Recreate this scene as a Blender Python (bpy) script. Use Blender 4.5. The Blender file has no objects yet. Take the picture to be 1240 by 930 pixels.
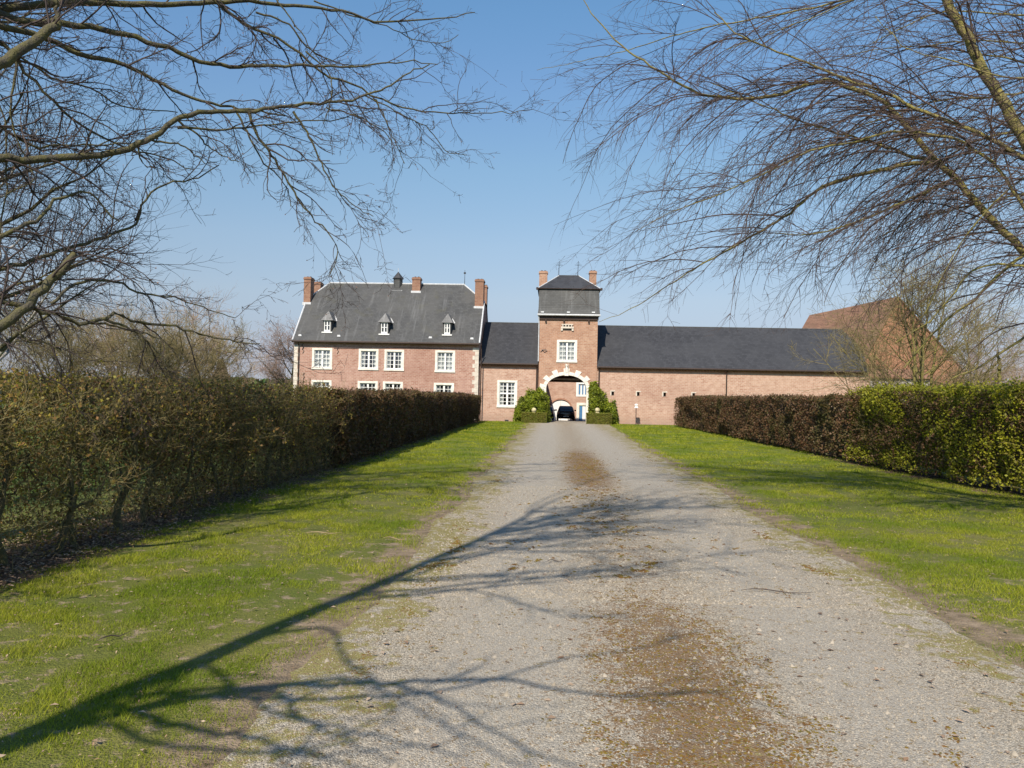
import bpy, math, random
import numpy as np
from mathutils import Vector, Matrix
rad = math.radians
random.seed(7); rng = np.random.default_rng(7)
C = bpy.context.scene.collection
S = bpy.context.scene

# ------------------------------------------------------------------ camera, sky, sun, exposure
CAMZ = 2.1; FPX = 930.0
cam_d = bpy.data.cameras.new('camera'); cam = bpy.data.objects.new('camera', cam_d); C.objects.link(cam)
S.camera = cam
cam_d.sensor_width = 36; cam_d.lens = 36*FPX/1240; cam_d.clip_start = 0.05; cam_d.clip_end = 4000
YAW, PITCH, ROLL = rad(3.10), rad(0.92), rad(1.2)
R = Matrix.Rotation(YAW, 3, 'Z') @ Matrix.Rotation(rad(90)+PITCH, 3, 'X') @ Matrix.Rotation(ROLL, 3, 'Z')
cam.matrix_world = Matrix.Translation((0, 0, CAMZ)) @ R.to_4x4()

SUN_AZ, SUN_EL = rad(14), rad(42)          # light travels towards +Y and a little to +X
w = bpy.data.worlds.new('World'); S.world = w; w.use_nodes = True
nt = w.node_tree; nt.nodes.clear()
sky = nt.nodes.new('ShaderNodeTexSky'); sky.sky_type = 'NISHITA'; sky.sun_disc = False
sky.sun_elevation = SUN_EL; sky.sun_rotation = math.pi + SUN_AZ
sky.altitude = 50; sky.air_density = 1.0; sky.dust_density = 0.0; sky.ozone_density = 2.2
bg = nt.nodes.new('ShaderNodeBackground'); bg.inputs['Strength'].default_value = 0.132
wo = nt.nodes.new('ShaderNodeOutputWorld')
tc = nt.nodes.new('ShaderNodeTexCoord'); sp_ = nt.nodes.new('ShaderNodeSeparateXYZ'); nt.links.new(tc.outputs['Generated'], sp_.inputs[0])
cr_ = nt.nodes.new('ShaderNodeValToRGB'); e_ = cr_.color_ramp.elements          # hazier, dimmer air low down, clearer above
stops = [(0.0, (.27, .30, .50)), (.017, (.29, .32, .50)), (.044, (.372, .346, .464)), (.081, (.482, .432, .48)), (.124, (.633, .554, .54)), (.191, (.75, .694, .645)), (.285, (.80, .84, .78)), (.379, (.80, .91, .93)), (.456, (.76, .97, 1.0)), (.7, (.8, .97, 1.0))]
while len(e_) < len(stops): e_.new(0.5)
for i_, (p_, c_) in enumerate(stops): e_[i_].position = p_; e_[i_].color = (*c_, 1)
mx_ = nt.nodes.new('ShaderNodeMix'); mx_.data_type = 'RGBA'; mx_.blend_type = 'MULTIPLY'; mx_.inputs[0].default_value = 1.0
nt.links.new(sp_.outputs[2], cr_.inputs[0]); nt.links.new(sky.outputs[0], mx_.inputs[6]); nt.links.new(cr_.outputs[0], mx_.inputs[7]); nt.links.new(mx_.outputs[2], bg.inputs[0]); nt.links.new(bg.outputs[0], wo.inputs[0])
sun_d = bpy.data.lights.new('sun', 'SUN'); sun_d.energy = 4.8; sun_d.angle = rad(0.53); sun_d.color = (1.0, 0.90, 0.76)
sun = bpy.data.objects.new('sun', sun_d); C.objects.link(sun)
trav = Vector((math.sin(SUN_AZ)*math.cos(SUN_EL), math.cos(SUN_AZ)*math.cos(SUN_EL), -math.sin(SUN_EL)))
sun.rotation_euler = trav.to_track_quat('-Z', 'Y').to_euler(); sun.location = (-8, -20, 30)
S.view_settings.view_transform = 'Standard'; S.view_settings.look = 'None'
S.view_settings.exposure = 0.35; S.view_settings.gamma = 1.0
S.cycles.max_bounces = 5; S.cycles.transparent_max_bounces = 8

# ------------------------------------------------------------------ measuring helpers (photo pixel -> place on a real plane)
def ray(px, py):
    return R @ Vector(((px-620)/FPX, -(py-465)/FPX, -1))
def at_y(px, py, Y):                        # point of a vertical plane Y = const
    d = ray(px, py); t = Y/d.y
    return Vector((d.x*t, Y, CAMZ+d.z*t))
def at_g(px, py, z=0.0):
    d = ray(px, py); t = (z-CAMZ)/d.z
    return Vector((d.x*t, d.y*t, z))
def on_slope(px, py, y0, z0, y1, z1):       # point of a roof slope rising from (y0,z0) to (y1,z1)
    d = ray(px, py); k = (z1-z0)/(y1-y0)
    t = (z0-k*y0-CAMZ)/(d.z-k*d.y)
    return Vector((d.x*t, d.y*t, CAMZ+d.z*t))

# ------------------------------------------------------------------ node helpers
class NT:
    def __init__(s, name):
        s.m = bpy.data.materials.new(name); s.m.use_nodes = True; s.t = s.m.node_tree; s.t.nodes.clear()
        s.out = s.n('ShaderNodeOutputMaterial'); s.b = s.n('ShaderNodeBsdfPrincipled')
        s.l(s.b.outputs[0], s.out.inputs[0]); s.b.inputs['Roughness'].default_value = 0.85
        s.b.inputs['Specular IOR Level'].default_value = 0.3
        s.geo = s.n('ShaderNodeNewGeometry'); s.pos = s.geo.outputs['Position']
    def n(s, t): return s.t.nodes.new(t)
    def l(s, a, b): s.t.links.new(a, b)
    def setin(s, sock, v):
        if isinstance(v, bpy.types.NodeSocket): s.l(v, sock)
        else: sock.default_value = v
    def math(s, op, a, b=0.0, clamp=False):
        n = s.n('ShaderNodeMath'); n.operation = op; n.use_clamp = clamp
        s.setin(n.inputs[0], a); s.setin(n.inputs[1], b); return n.outputs[0]
    def mapping(s, v, scale):
        n = s.n('ShaderNodeMapping'); s.l(v, n.inputs[0]); n.inputs['Scale'].default_value = scale; return n.outputs[0]
    def noise(s, scale, detail=3, rough=0.55, vec=None):
        n = s.n('ShaderNodeTexNoise'); n.inputs['Scale'].default_value = scale
        n.inputs['Detail'].default_value = detail; n.inputs['Roughness'].default_value = rough
        s.l(vec if vec is not None else s.pos, n.inputs['Vector']); return n.outputs[0]
    def vor(s, scale, vec=None, out='Color', feature='F1'):
        n = s.n('ShaderNodeTexVoronoi'); n.feature = feature; n.inputs['Scale'].default_value = scale
        s.l(vec if vec is not None else s.pos, n.inputs['Vector']); return n.outputs[out]
    def ramp(s, f, stops):
        n = s.n('ShaderNodeValToRGB'); e = n.color_ramp.elements
        while len(e) < len(stops): e.new(0.5)
        for i, (p, c) in enumerate(stops):
            e[i].position = p
            c = (c, c, c) if isinstance(c, (int, float)) else c
            e[i].color = (*c, 1)
        s.l(f, n.inputs[0]); return n.outputs[0]
    def mix(s, f, a, b, mode='MIX'):
        n = s.n('ShaderNodeMix'); n.data_type = 'RGBA'; n.blend_type = mode
        s.setin(n.inputs[0], f)
        for i, v in ((6, a), (7, b)):
            if isinstance(v, tuple): n.inputs[i].default_value = (*v, 1)
            else: s.l(v, n.inputs[i])
        return n.outputs[2]
    def maprange(s, v, a, b, c=0.0, d=1.0, smooth=True):
        n = s.n('ShaderNodeMapRange'); n.interpolation_type = 'SMOOTHSTEP' if smooth else 'LINEAR'
        s.setin(n.inputs[0], v)
        for i, x in enumerate((a, b, c, d)): n.inputs[i+1].default_value = x
        return n.outputs[0]
    def bump(s, h, strength=0.5, dist=0.02):
        n = s.n('ShaderNodeBump'); n.inputs['Strength'].default_value = strength; n.inputs['Distance'].default_value = dist
        s.l(h, n.inputs['Height']); s.l(n.outputs[0], s.b.inputs['Normal'])
    def col(s, v): s.setin(s.b.inputs['Base Color'], (*v, 1) if isinstance(v, tuple) else v)
    def xyz(s):
        n = s.n('ShaderNodeSeparateXYZ'); s.l(s.pos, n.inputs[0]); return n.outputs

M = {}
def simple(name, c, rough=0.8, metal=0.0, var=0.25, scale=6.0, spec=0.3):
    t = NT(name); f = t.noise(scale, 4)
    t.col(t.ramp(f, [(0.3, tuple(v*(1-var) for v in c)), (0.7, tuple(min(1, v*(1+var)) for v in c))]))
    t.b.inputs['Roughness'].default_value = rough; t.b.inputs['Metallic'].default_value = metal
    t.b.inputs['Specular IOR Level'].default_value = spec
    M[name] = t.m; return t.m

def wall_uv(t):
    sx = t.xyz(); nn = t.n('ShaderNodeSeparateXYZ'); t.l(t.geo.outputs['Normal'], nn.inputs[0])
    side = t.math('GREATER_THAN', t.math('ABSOLUTE', nn.outputs[0]), 0.6)
    u = t.math('ADD', t.math('MULTIPLY', sx[0], t.math('SUBTRACT', 1.0, side)), t.math('MULTIPLY', sx[1], side))
    c = t.n('ShaderNodeCombineXYZ'); t.l(u, c.inputs[0]); t.l(sx[2], c.inputs[1]); return c.outputs[0]

def brick(name, c1, c2, mortar, patch, darkc):
    t = NT(name); uv = wall_uv(t)
    b = t.n('ShaderNodeTexBrick'); t.l(uv, b.inputs['Vector'])
    b.inputs['Scale'].default_value = 1.0; b.inputs['Brick Width'].default_value = 0.32; b.inputs['Row Height'].default_value = 0.13
    b.inputs['Mortar Size'].default_value = 0.016; b.inputs['Bias'].default_value = 0.0
    b.inputs['Color1'].default_value = (*c1, 1); b.inputs['Color2'].default_value = (*c2, 1); b.inputs['Mortar'].default_value = (*mortar, 1)
    b2 = t.n('ShaderNodeTexBrick'); t.l(uv, b2.inputs['Vector']); b2.inputs['Scale'].default_value = 1.0; b2.inputs['Brick Width'].default_value = 0.32; b2.inputs['Row Height'].default_value = 0.13
    b2.inputs['Mortar Size'].default_value = 0.0; b2.inputs['Bias'].default_value = -0.45; b2.inputs['Color1'].default_value = (0, 0, 0, 1); b2.inputs['Color2'].default_value = (1, 1, 1, 1)
    c = t.mix(t.maprange(b2.outputs[0], 0.45, 0.85, 0, 0.75), b.outputs[0], darkc)
    c = t.mix(t.maprange(t.noise(9, 2), 0.6, 0.72, 0, 0.4), c, tuple(min(1, x*1.35+.04) for x in c2))
    n1 = t.noise(0.55, 5, 0.6); c = t.mix(t.maprange(n1, 0.42, 0.72, 0, 0.75), c, patch)
    n2 = t.noise(2.2, 4, 0.6); c = t.mix(t.maprange(n2, 0.3, 0.7, 0.35, 0.0), c, darkc, 'MIX')
    n3 = t.noise(5.5, 3, 0.7, t.mapping(uv, (1, 1.8, 1))); c = t.mix(t.maprange(n3, 0.40, 0.27, 0, 0.75), c, darkc); c = t.mix(t.maprange(n3, 0.58, 0.75, 0, 0.6), c, tuple(min(1, x*1.25+.05) for x in mortar))
    n4 = t.noise(0.22, 3, 0.5); c = t.mix(t.maprange(n4, 0.5, 0.7, 0, 0.35), c, tuple(x*0.72 for x in c1), 'MIX')
    z = t.xyz()[2]; damp = t.math('MULTIPLY', t.maprange(z, 0.9, 0.0, 0, 1), t.maprange(n2, .3, .6, .2, .8))
    c = t.mix(damp, c, tuple(x*0.6 for x in patch))
    t.col(c); t.bump(b.outputs['Fac'], 0.5, -0.01); M[name] = t.m
brick('brick_house', (0.34, 0.165, 0.115), (0.48, 0.285, 0.22), (0.52, 0.41, 0.34), (0.47, 0.30, 0.24), (0.24, 0.105, 0.08))
brick('brick_tower', (0.35, 0.175, 0.105), (0.48, 0.295, 0.195), (0.48, 0.37, 0.29), (0.45, 0.27, 0.185), (0.23, 0.11, 0.07))
brick('brick_barn', (0.39, 0.21, 0.15), (0.53, 0.345, 0.26), (0.56, 0.45, 0.36), (0.52, 0.36, 0.275), (0.29, 0.155, 0.105))
brick('brick_corbel', (0.38, 0.18, 0.11), (0.47, 0.25, 0.165), (0.34, 0.23, 0.17), (0.43, 0.23, 0.15), (0.24, 0.10, 0.065))
brick('brick_rear', (0.36, 0.155, 0.085), (0.48, 0.24, 0.14), (0.38, 0.23, 0.15), (0.38, 0.19, 0.11), (0.20, 0.10, 0.06))
brick('brick_chimney', (0.26, 0.125, 0.085), (0.36, 0.20, 0.13), (0.32, 0.22, 0.16), (0.30, 0.17, 0.11), (0.15, 0.075, 0.05))

def slate(name, base, light, streak, moss=0.0):
    t = NT(name)
    b = t.n('ShaderNodeTexBrick'); sx = t.xyz(); c = t.n('ShaderNodeCombineXYZ'); t.l(sx[0], c.inputs[0]); t.l(sx[2], c.inputs[1])
    t.l(c.outputs[0], b.inputs['Vector']); b.inputs['Scale'].default_value = 1.0
    b.inputs['Brick Width'].default_value = 0.28; b.inputs['Row Height'].default_value = 0.15; b.inputs['Mortar Size'].default_value = 0.006
    b.inputs['Color1'].default_value = (*[v*0.8 for v in base], 1); b.inputs['Color2'].default_value = (*[v*1.2 for v in base], 1)
    b.inputs['Mortar'].default_value = (*[v*0.45 for v in base], 1)
    n = t.noise(1.0, 5, 0.6, t.mapping(t.pos, (0.35, 0.35, 0.35)))
    col = t.mix(t.maprange(n, 0.35, 0.7, 0.05, 0.65), b.outputs[0], light)
    st = t.noise(1.0, 4, 0.65, t.mapping(t.pos, (3.2, 0.25, 0.25)))
    col = t.mix(t.maprange(st, 0.52, 0.75, 0, streak), col, tuple(v*2.6 for v in base))
    if moss: col = t.mix(t.maprange(t.noise(0.9, 5), 0.55, 0.7, 0, moss), col, (0.09, 0.085, 0.05))
    t.col(col); t.b.inputs['Roughness'].default_value = 0.6; t.bump(b.outputs['Fac'], 0.4, -0.01); t.b.inputs['Specular IOR Level'].default_value = 0.25; M[name] = t.m
slate('slate_house', (0.070, 0.071, 0.072), (0.10, 0.099, 0.095), 0.45, 0.25)
slate('slate_dark', (0.046, 0.047, 0.052), (0.060, 0.061, 0.066), 0.12)
slate('slate_tower', (0.068, 0.070, 0.071), (0.105, 0.105, 0.10), 0.5)
slate('slate_dormer', (0.15, 0.15, 0.15), (0.22, 0.215, 0.21), 0.6)
slate('tile_rear', (0.30, 0.16, 0.10), (0.26, 0.15, 0.095), 0.2, 0.3)
simple('limestone', (0.74, 0.70, 0.62), 0.85, var=0.14, scale=3.5)
simple('limestone_warm', (0.60, 0.54, 0.46), 0.85, var=0.2, scale=4)
simple('white_paint', (0.78, 0.78, 0.75), 0.5, var=0.05, spec=0.4)
simple('zinc', (0.55, 0.56, 0.57), 0.5, var=0.15)
simple('gutter_dark', (0.045, 0.028, 0.022), 0.6, var=0.2)
simple('iron', (0.03, 0.03, 0.035), 0.6, var=0.2)
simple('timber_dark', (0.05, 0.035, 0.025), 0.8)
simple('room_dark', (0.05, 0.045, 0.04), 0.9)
simple('plaster_grey', (0.34, 0.31, 0.28), 0.9)
simple('blue_paint', (0.07, 0.19, 0.36), 0.5, var=0.1)
simple('curtain_cloth', (0.70, 0.70, 0.68), 0.9, var=0.12, scale=9)
simple('car_paint', (0.006, 0.007, 0.012), 0.18, var=0.1, spec=0.6)
simple('rubber', (0.012, 0.012, 0.012), 0.8)
simple('wheel_metal', (0.35, 0.35, 0.36), 0.3, metal=0.8)
simple('plate_white', (0.75, 0.75, 0.7), 0.5, var=0.03)
simple('lamp_red', (0.35, 0.01, 0.01), 0.2, var=0.1, spec=0.6)
simple('stone_ball', (0.50, 0.44, 0.25), 0.9)
simple('cob_yard', (0.30, 0.27, 0.23), 0.9, var=0.25, scale=9)
t = NT('glass_pane'); gl = t.n('ShaderNodeBsdfGlossy'); gl.inputs['Roughness'].default_value = 0.03; gl.inputs['Color'].default_value = (0.8, 0.85, 0.9, 1)
tr = t.n('ShaderNodeBsdfTransparent'); tr.inputs[0].default_value = (0.75, 0.78, 0.78, 1)
ms = t.n('ShaderNodeMixShader'); ms.inputs[0].default_value = 0.14; t.l(tr.outputs[0], ms.inputs[1]); t.l(gl.outputs[0], ms.inputs[2]); t.l(ms.outputs[0], t.out.inputs[0]); M['glass_pane'] = t.m
simple('glass_car', (0.02, 0.024, 0.03), 0.05, spec=0.9)

def leafmat(name, cols, rough=0.5, trans=0.35, spec=0.25, zoned=None):
    t = NT(name); rnd = t.geo.outputs['Random Per Island']
    n = len(cols); c = t.ramp(rnd, [(i/max(1, n-1), cols[i]) for i in range(n)])
    if zoned: c = t.mix(t.maprange(t.noise(zoned[0], 3), zoned[1], zoned[2], 0, zoned[4]), c, zoned[3])
    t.col(c); t.b.inputs['Roughness'].default_value = rough; t.b.inputs['Specular IOR Level'].default_value = spec
    if trans:
        tl = t.n('ShaderNodeBsdfTranslucent'); t.setin(tl.inputs[0], c)
        mx = t.n('ShaderNodeMixShader'); mx.inputs[0].default_value = trans
        t.l(t.b.outputs[0], mx.inputs[1]); t.l(tl.outputs[0], mx.inputs[2]); t.l(mx.outputs[0], t.out.inputs[0])
    M[name] = t.m
leafmat('leaf_hornbeam_green', [(0.179, 0.207, 0.015), (0.305, 0.318, 0.020), (0.394, 0.383, 0.030), (0.160, 0.128, 0.030), (0.251, 0.271, 0.030)])
leafmat('leaf_beech_brown', [(0.112, 0.056, 0.031), (0.200, 0.106, 0.056), (0.150, 0.088, 0.044), (0.088, 0.088, 0.031), (0.250, 0.150, 0.088)], zoned=(0.5, .5, .7, (0.07, 0.09, 0.02), .6))
leafmat('leaf_left_hedge', [(0.077, 0.055, 0.024), (0.153, 0.077, 0.041), (0.109, 0.092, 0.028), (0.197, 0.110, 0.061), (0.109, 0.120, 0.031)], zoned=(0.35, .45, .7, (0.07, 0.035, 0.022), .7))
leafmat('leaf_open_hedge', [(0.269, 0.229, 0.044), (0.166, 0.142, 0.037), (0.372, 0.194, 0.074), (0.331, 0.300, 0.044), (0.124, 0.106, 0.037)])
leafmat('leaf_ivy', [(0.089, 0.131, 0.013), (0.195, 0.250, 0.022), (0.304, 0.337, 0.027), (0.125, 0.162, 0.016)], trans=0.25, zoned=(1.2, .45, .7, (0.05, 0.06, 0.015), .7))
leafmat('leaf_box', [(0.140, 0.187, 0.024), (0.218, 0.234, 0.036), (0.250, 0.187, 0.048)], trans=0.2)
leafmat('leaf_field', [(0.052, 0.091, 0.019), (0.091, 0.130, 0.026), (0.117, 0.091, 0.039)], trans=0.2)
leafmat('leaf_conifer', [(0.012, 0.028, 0.012), (0.025, 0.045, 0.018)], trans=0.1)
leafmat('litter', [(0.22, 0.13, 0.075), (0.34, 0.23, 0.15), (0.45, 0.34, 0.24), (0.13, 0.075, 0.045)], trans=0.0)
leafmat('grass_blade', [(0.191, 0.234, 0.012), (0.271, 0.306, 0.017), (0.338, 0.352, 0.028), (0.452, 0.430, 0.083), (0.203, 0.274, 0.014)], trans=0.35, spec=0.06, rough=.8, zoned=(0.45, .42, .66, (0.12, 0.20, 0.015), .8))
leafmat('stone_chip', [(0.209, 0.182, 0.143), (0.323, 0.282, 0.222), (0.418, 0.365, 0.289), (0.266, 0.224, 0.167), (0.361, 0.310, 0.238)], trans=0, rough=0.9)
leafmat('moss_clump', [(0.110, 0.055, 0.016), (0.176, 0.090, 0.023), (0.187, 0.130, 0.018), (0.099, 0.080, 0.018)], trans=0, rough=0.95)
leafmat('pale_bud', [(0.25, 0.15, 0.11), (0.16, 0.09, 0.07)], trans=0)

def bark(name, base, mossc, amt):
    t = NT(name); n = t.noise(9, 5, 0.6); n2 = t.noise(45, 3)
    nn = t.n('ShaderNodeSeparateXYZ'); t.l(t.geo.outputs['Normal'], nn.inputs[0])
    c = t.ramp(n2, [(0.3, tuple(v*0.6 for v in base)), (0.7, tuple(v*1.3 for v in base))])
    c = t.mix(t.maprange(n, 0.35, 0.65, 0, amt), c, mossc)
    t.col(c); t.bump(t.math('ADD', n2, t.noise(14, 4)), 0.9, 0.02); M[name] = t.m
bark('bark_limb', (0.17, 0.14, 0.07), (0.27, 0.24, 0.06), 0.8)
bark('bark_limb_left', (0.085, 0.075, 0.055), (0.14, 0.13, 0.035), 0.6)
simple('twig_left', (0.060, 0.045, 0.040), 0.8, var=0.3)
simple('twig_right', (0.085, 0.058, 0.048), 0.7, var=0.35, scale=2)
simple('twig_olive', (0.22, 0.18, 0.08), 0.8, var=0.3)
simple('twig_pink', (0.30, 0.21, 0.17), 0.8, var=0.25)
simple('twig_tan', (0.36, 0.26, 0.16), 0.8, var=0.3)
bark('bark_hedge', (0.10, 0.085, 0.05), (0.11, 0.11, 0.03), 0.5)
simple('bark_white', (0.36, 0.335, 0.29), 0.8, var=0.25, scale=5)

# ------------------------------------------------------------------ objects
def tag(o, label=None, cat=None, group=None, kind=None):
    if label: o['label'] = label
    if cat: o['category'] = cat
    if group: o['group'] = group
    if kind: o['kind'] = kind
    return o
def empty(name, loc, label=None, cat=None, group=None):
    o = bpy.data.objects.new(name, None); o.location = loc; o.empty_display_size = 0.3; C.objects.link(o)
    return tag(o, label, cat, group)
WL = {}
def wloc(o):
    v = Vector(o.location); 
    while o.parent: o = o.parent; v += Vector(o.location)
    return v
def npmesh(name, V, F, mats, parent=None, mi=None, smooth=False):
    """V Nx3 world coordinates, F MxK index array (one polygon size)"""
    V = np.asarray(V, dtype=np.float32); F = np.asarray(F, dtype=np.int32)
    off = wloc(parent) if parent else Vector((0, 0, 0))
    V = V - np.array(off, dtype=np.float32)
    me = bpy.data.meshes.new(name); K = F.shape[1]
    me.vertices.add(len(V)); me.vertices.foreach_set('co', V.ravel())
    me.loops.add(F.size); me.loops.foreach_set('vertex_index', F.ravel())
    me.polygons.add(len(F)); me.polygons.foreach_set('loop_start', np.arange(0, F.size, K, dtype=np.int32))
    for m in (mats if isinstance(mats, (list, tuple)) else [mats]): me.materials.append(M[m])
    if mi is not None: me.polygons.foreach_set('material_index', np.asarray(mi, dtype=np.int32))
    if smooth: me.polygons.foreach_set('use_smooth', np.ones(len(F), dtype=bool))
    me.update(calc_edges=True)
    o = bpy.data.objects.new(name, me); C.objects.link(o)
    if parent: o.parent = parent
    return o

class MB:
    def __init__(s): s.v = []; s.f = []; s.mi = []; s.cur = 0
    def face(s, pts):
        b = len(s.v); s.v += [tuple(p) for p in pts]; s.f.append(list(range(b, b+len(pts)))); s.mi.append(s.cur)
    def box(s, x0, x1, y0, y1, z0, z1, top=None):
        b = len(s.v); ix, iy = (top or (0, 0))
        s.v += [(x0, y0, z0), (x1, y0, z0), (x1, y1, z0), (x0, y1, z0), (x0+ix, y0+iy, z1), (x1-ix, y0+iy, z1), (x1-ix, y1-iy, z1), (x0+ix, y1-iy, z1)]
        for q in ((0, 3, 2, 1), (4, 5, 6, 7), (0, 1, 5, 4), (1, 2, 6, 5), (2, 3, 7, 6), (3, 0, 4, 7)):
            s.f.append([b+i for i in q]); s.mi.append(s.cur)
        return s
    def tube(s, pts, r, n=6):
        pts = [Vector(p) for p in pts]; rs = r if isinstance(r, (list, tuple)) else [r]*len(pts); b = len(s.v)
        for i, p in enumerate(pts):
            d = (pts[min(i+1, len(pts)-1)]-pts[max(i-1, 0)]).normalized()
            a = d.orthogonal().normalized(); c = d.cross(a)
            for k in range(n):
                t_ = 2*math.pi*k/n; s.v.append(tuple(p+(a*math.cos(t_)+c*math.sin(t_))*rs[i]))
        for i in range(len(pts)-1):
            for k in range(n):
                s.f.append([b+i*n+k, b+i*n+(k+1) % n, b+(i+1)*n+(k+1) % n, b+(i+1)*n+k]); s.mi.append(s.cur)
        s.f.append([b+k for k in range(n)][::-1]); s.mi.append(s.cur)
        s.f.append([b+(len(pts)-1)*n+k for k in range(n)]); s.mi.append(s.cur)
        return s
    def prism(s, poly, vec):                 # closed extrusion
        b = len(s.v); n = len(poly); vec = Vector(vec)
        s.v += [tuple(p) for p in poly] + [tuple(Vector(p)+vec) for p in poly]
        s.f.append(list(range(b, b+n))); s.f.append([b+n+i for i in range(n)][::-1]); s.mi += [s.cur]*2
        for i in range(n):
            j = (i+1) % n; s.f.append([b+i, b+n+i, b+n+j, b+j]); s.mi.append(s.cur)
        return s
    def build(s, name, mats, parent=None, bevel=0.0, smooth=False):
        off = wloc(parent) if parent else Vector((0, 0, 0))
        me = bpy.data.meshes.new(name); me.from_pydata([tuple(Vector(v)-off) for v in s.v], [], s.f)
        for m in (mats if isinstance(mats, (list, tuple)) else [mats]): me.materials.append(M[m])
        me.polygons.foreach_set('material_index', s.mi)
        if smooth: me.polygons.foreach_set('use_smooth', [True]*len(s.f))
        me.update(); o = bpy.data.objects.new(name, me); C.objects.link(o)
        if parent: o.parent = parent
        if bevel:
            md = o.modifiers.new('b', 'BEVEL'); md.width = bevel; md.segments = 1; md.limit_method = 'ANGLE'
        return o

def perlin2(x, y, seed=0):                   # smooth value noise for mesh-side masks
    xi = np.floor(x).astype(int); yi = np.floor(y).astype(int); xf = x-xi; yf = y-yi
    def h(a, b):
        n = (a*374761393+b*668265263+seed*1442695041) & 0x7fffffff; n = ((n ^ (n >> 13))*1274126177) & 0x7fffffff
        return ((n ^ (n >> 16)) & 0xffff)/65535.0
    u = xf*xf*(3-2*xf); v = yf*yf*(3-2*yf)
    return (h(xi, yi)*(1-u)+h(xi+1, yi)*u)*(1-v)+(h(xi, yi+1)*(1-u)+h(xi+1, yi+1)*u)*v
def fbm(x, y, seed=0):
    return (perlin2(x, y, seed)*.5+perlin2(x*2.1, y*2.1, seed+1)*.28+perlin2(x*4.3, y*4.3, seed+2)*.14+perlin2(x*9, y*9, seed+3)*.08)

# ------------------------------------------------------------------ setting: ground, drive, lawns
def gz(y): return -np.clip((y-70)*0.033, 0, 0.4)
def edge_l(y): return -1.80+0.10*np.sin(y*0.9)+0.22*(fbm(y*1.3, y*0+3.3, 5)-.5)
def edge_r(y): return 3.85+np.clip((y-35)/25, 0, 1)*0.65+0.10*np.sin(y*0.7+1)+0.25*(fbm(y*1.2, y*0+8.1, 9)-.5)
t = NT('ground_turf')
sx = t.xyz(); X, Yc = sx[0], sx[1]
n1 = t.noise(0.6, 5, 0.6); n2 = t.noise(5, 4, 0.6); n3 = t.noise(60, 2); n4 = t.noise(1.4, 4, .6, t.mapping(t.pos, (1, .35, 1)))
far = t.maprange(Yc, 14, 34, 0, 1)
g = t.ramp(n1, [(0.3, (0.11, 0.145, 0.018)), (0.5, (0.155, 0.165, 0.028)), (0.7, (0.24, 0.21, 0.065))])
g = t.mix(far, g, t.ramp(n4, [(0.3, (0.13, 0.18, 0.018)), (0.7, (0.21, 0.235, 0.03))]))
g = t.mix(t.maprange(n3, 0.3, 0.7, 0.55, 0), g, (0.05, 0.065, 0.012))
soil = t.ramp(n2, [(0.3, (0.14, 0.10, 0.065)), (0.7, (0.33, 0.25, 0.17))])
bare = t.math('MULTIPLY', t.maprange(n2, 0.53, 0.66, 0, 0.85), t.maprange(Yc, 16, 7, 0.15, 1))
g = t.mix(bare, g, soil)
# earth under both hedges
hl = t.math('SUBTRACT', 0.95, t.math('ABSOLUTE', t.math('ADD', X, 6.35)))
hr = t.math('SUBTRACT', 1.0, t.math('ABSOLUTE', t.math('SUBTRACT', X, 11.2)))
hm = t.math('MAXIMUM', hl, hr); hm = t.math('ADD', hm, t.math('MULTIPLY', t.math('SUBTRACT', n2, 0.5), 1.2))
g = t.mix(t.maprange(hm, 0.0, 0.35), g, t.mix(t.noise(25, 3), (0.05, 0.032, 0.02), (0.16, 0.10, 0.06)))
field = t.maprange(X, -8.5, -9.5); g = t.mix(field, g, t.ramp(n1, [(0.3, (0.06, 0.10, 0.02)), (0.7, (0.11, 0.15, 0.03))]))
# worn earth along the drive
el = t.math('SUBTRACT', 0.44, t.math('ABSOLUTE', t.math('ADD', X, 1.9))); er = t.math('SUBTRACT', 0.42, t.math('ABSOLUTE', t.math('SUBTRACT', X, 4.05)))
ee = t.math('ADD', t.math('MAXIMUM', el, er), t.math('MULTIPLY', t.math('SUBTRACT', n2, 0.5), 1.0))
g = t.mix(t.maprange(ee, -0.05, 0.25, 0, .95), g, soil)
t.col(g); t.b.inputs['Roughness'].default_value = 0.95
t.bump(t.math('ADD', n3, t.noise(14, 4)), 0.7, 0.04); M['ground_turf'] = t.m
xs = np.concatenate([np.linspace(-1500, -60, 8), np.linspace(-40, 40, 81), np.linspace(60, 1500, 8)])
ys = np.concatenate([np.linspace(-400, -20, 5), np.linspace(-10, 90, 101), np.linspace(110, 2500, 10)])
XX, YY = np.meshgrid(xs, ys); und = (fbm(XX*.25, YY*.25, 4)-.5)*0.05
lawn = np.clip(np.minimum(np.abs(XX+1.9)*(XX < -1.9), 4)+np.minimum(np.abs(XX-4)*(XX > 4), 4), 0, 1)
ZZ = gz(YY)+und*lawn-0.006
V = np.stack([XX, YY, ZZ], -1).reshape(-1, 3); nx = len(xs)
I = (np.arange(len(ys)-1)[:, None]*nx+np.arange(nx-1)[None, :]).ravel()
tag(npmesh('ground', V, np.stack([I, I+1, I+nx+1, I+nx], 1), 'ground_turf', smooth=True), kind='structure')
def ground_z(x, y):
    l = np.clip(np.minimum(np.abs(x+1.9)*(x < -1.9), 4)+np.minimum(np.abs(x-4)*(x > 4), 4), 0, 1)
    return gz(y)+(fbm(x*.25, y*.25, 4)-.5)*0.05*l-0.006

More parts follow.
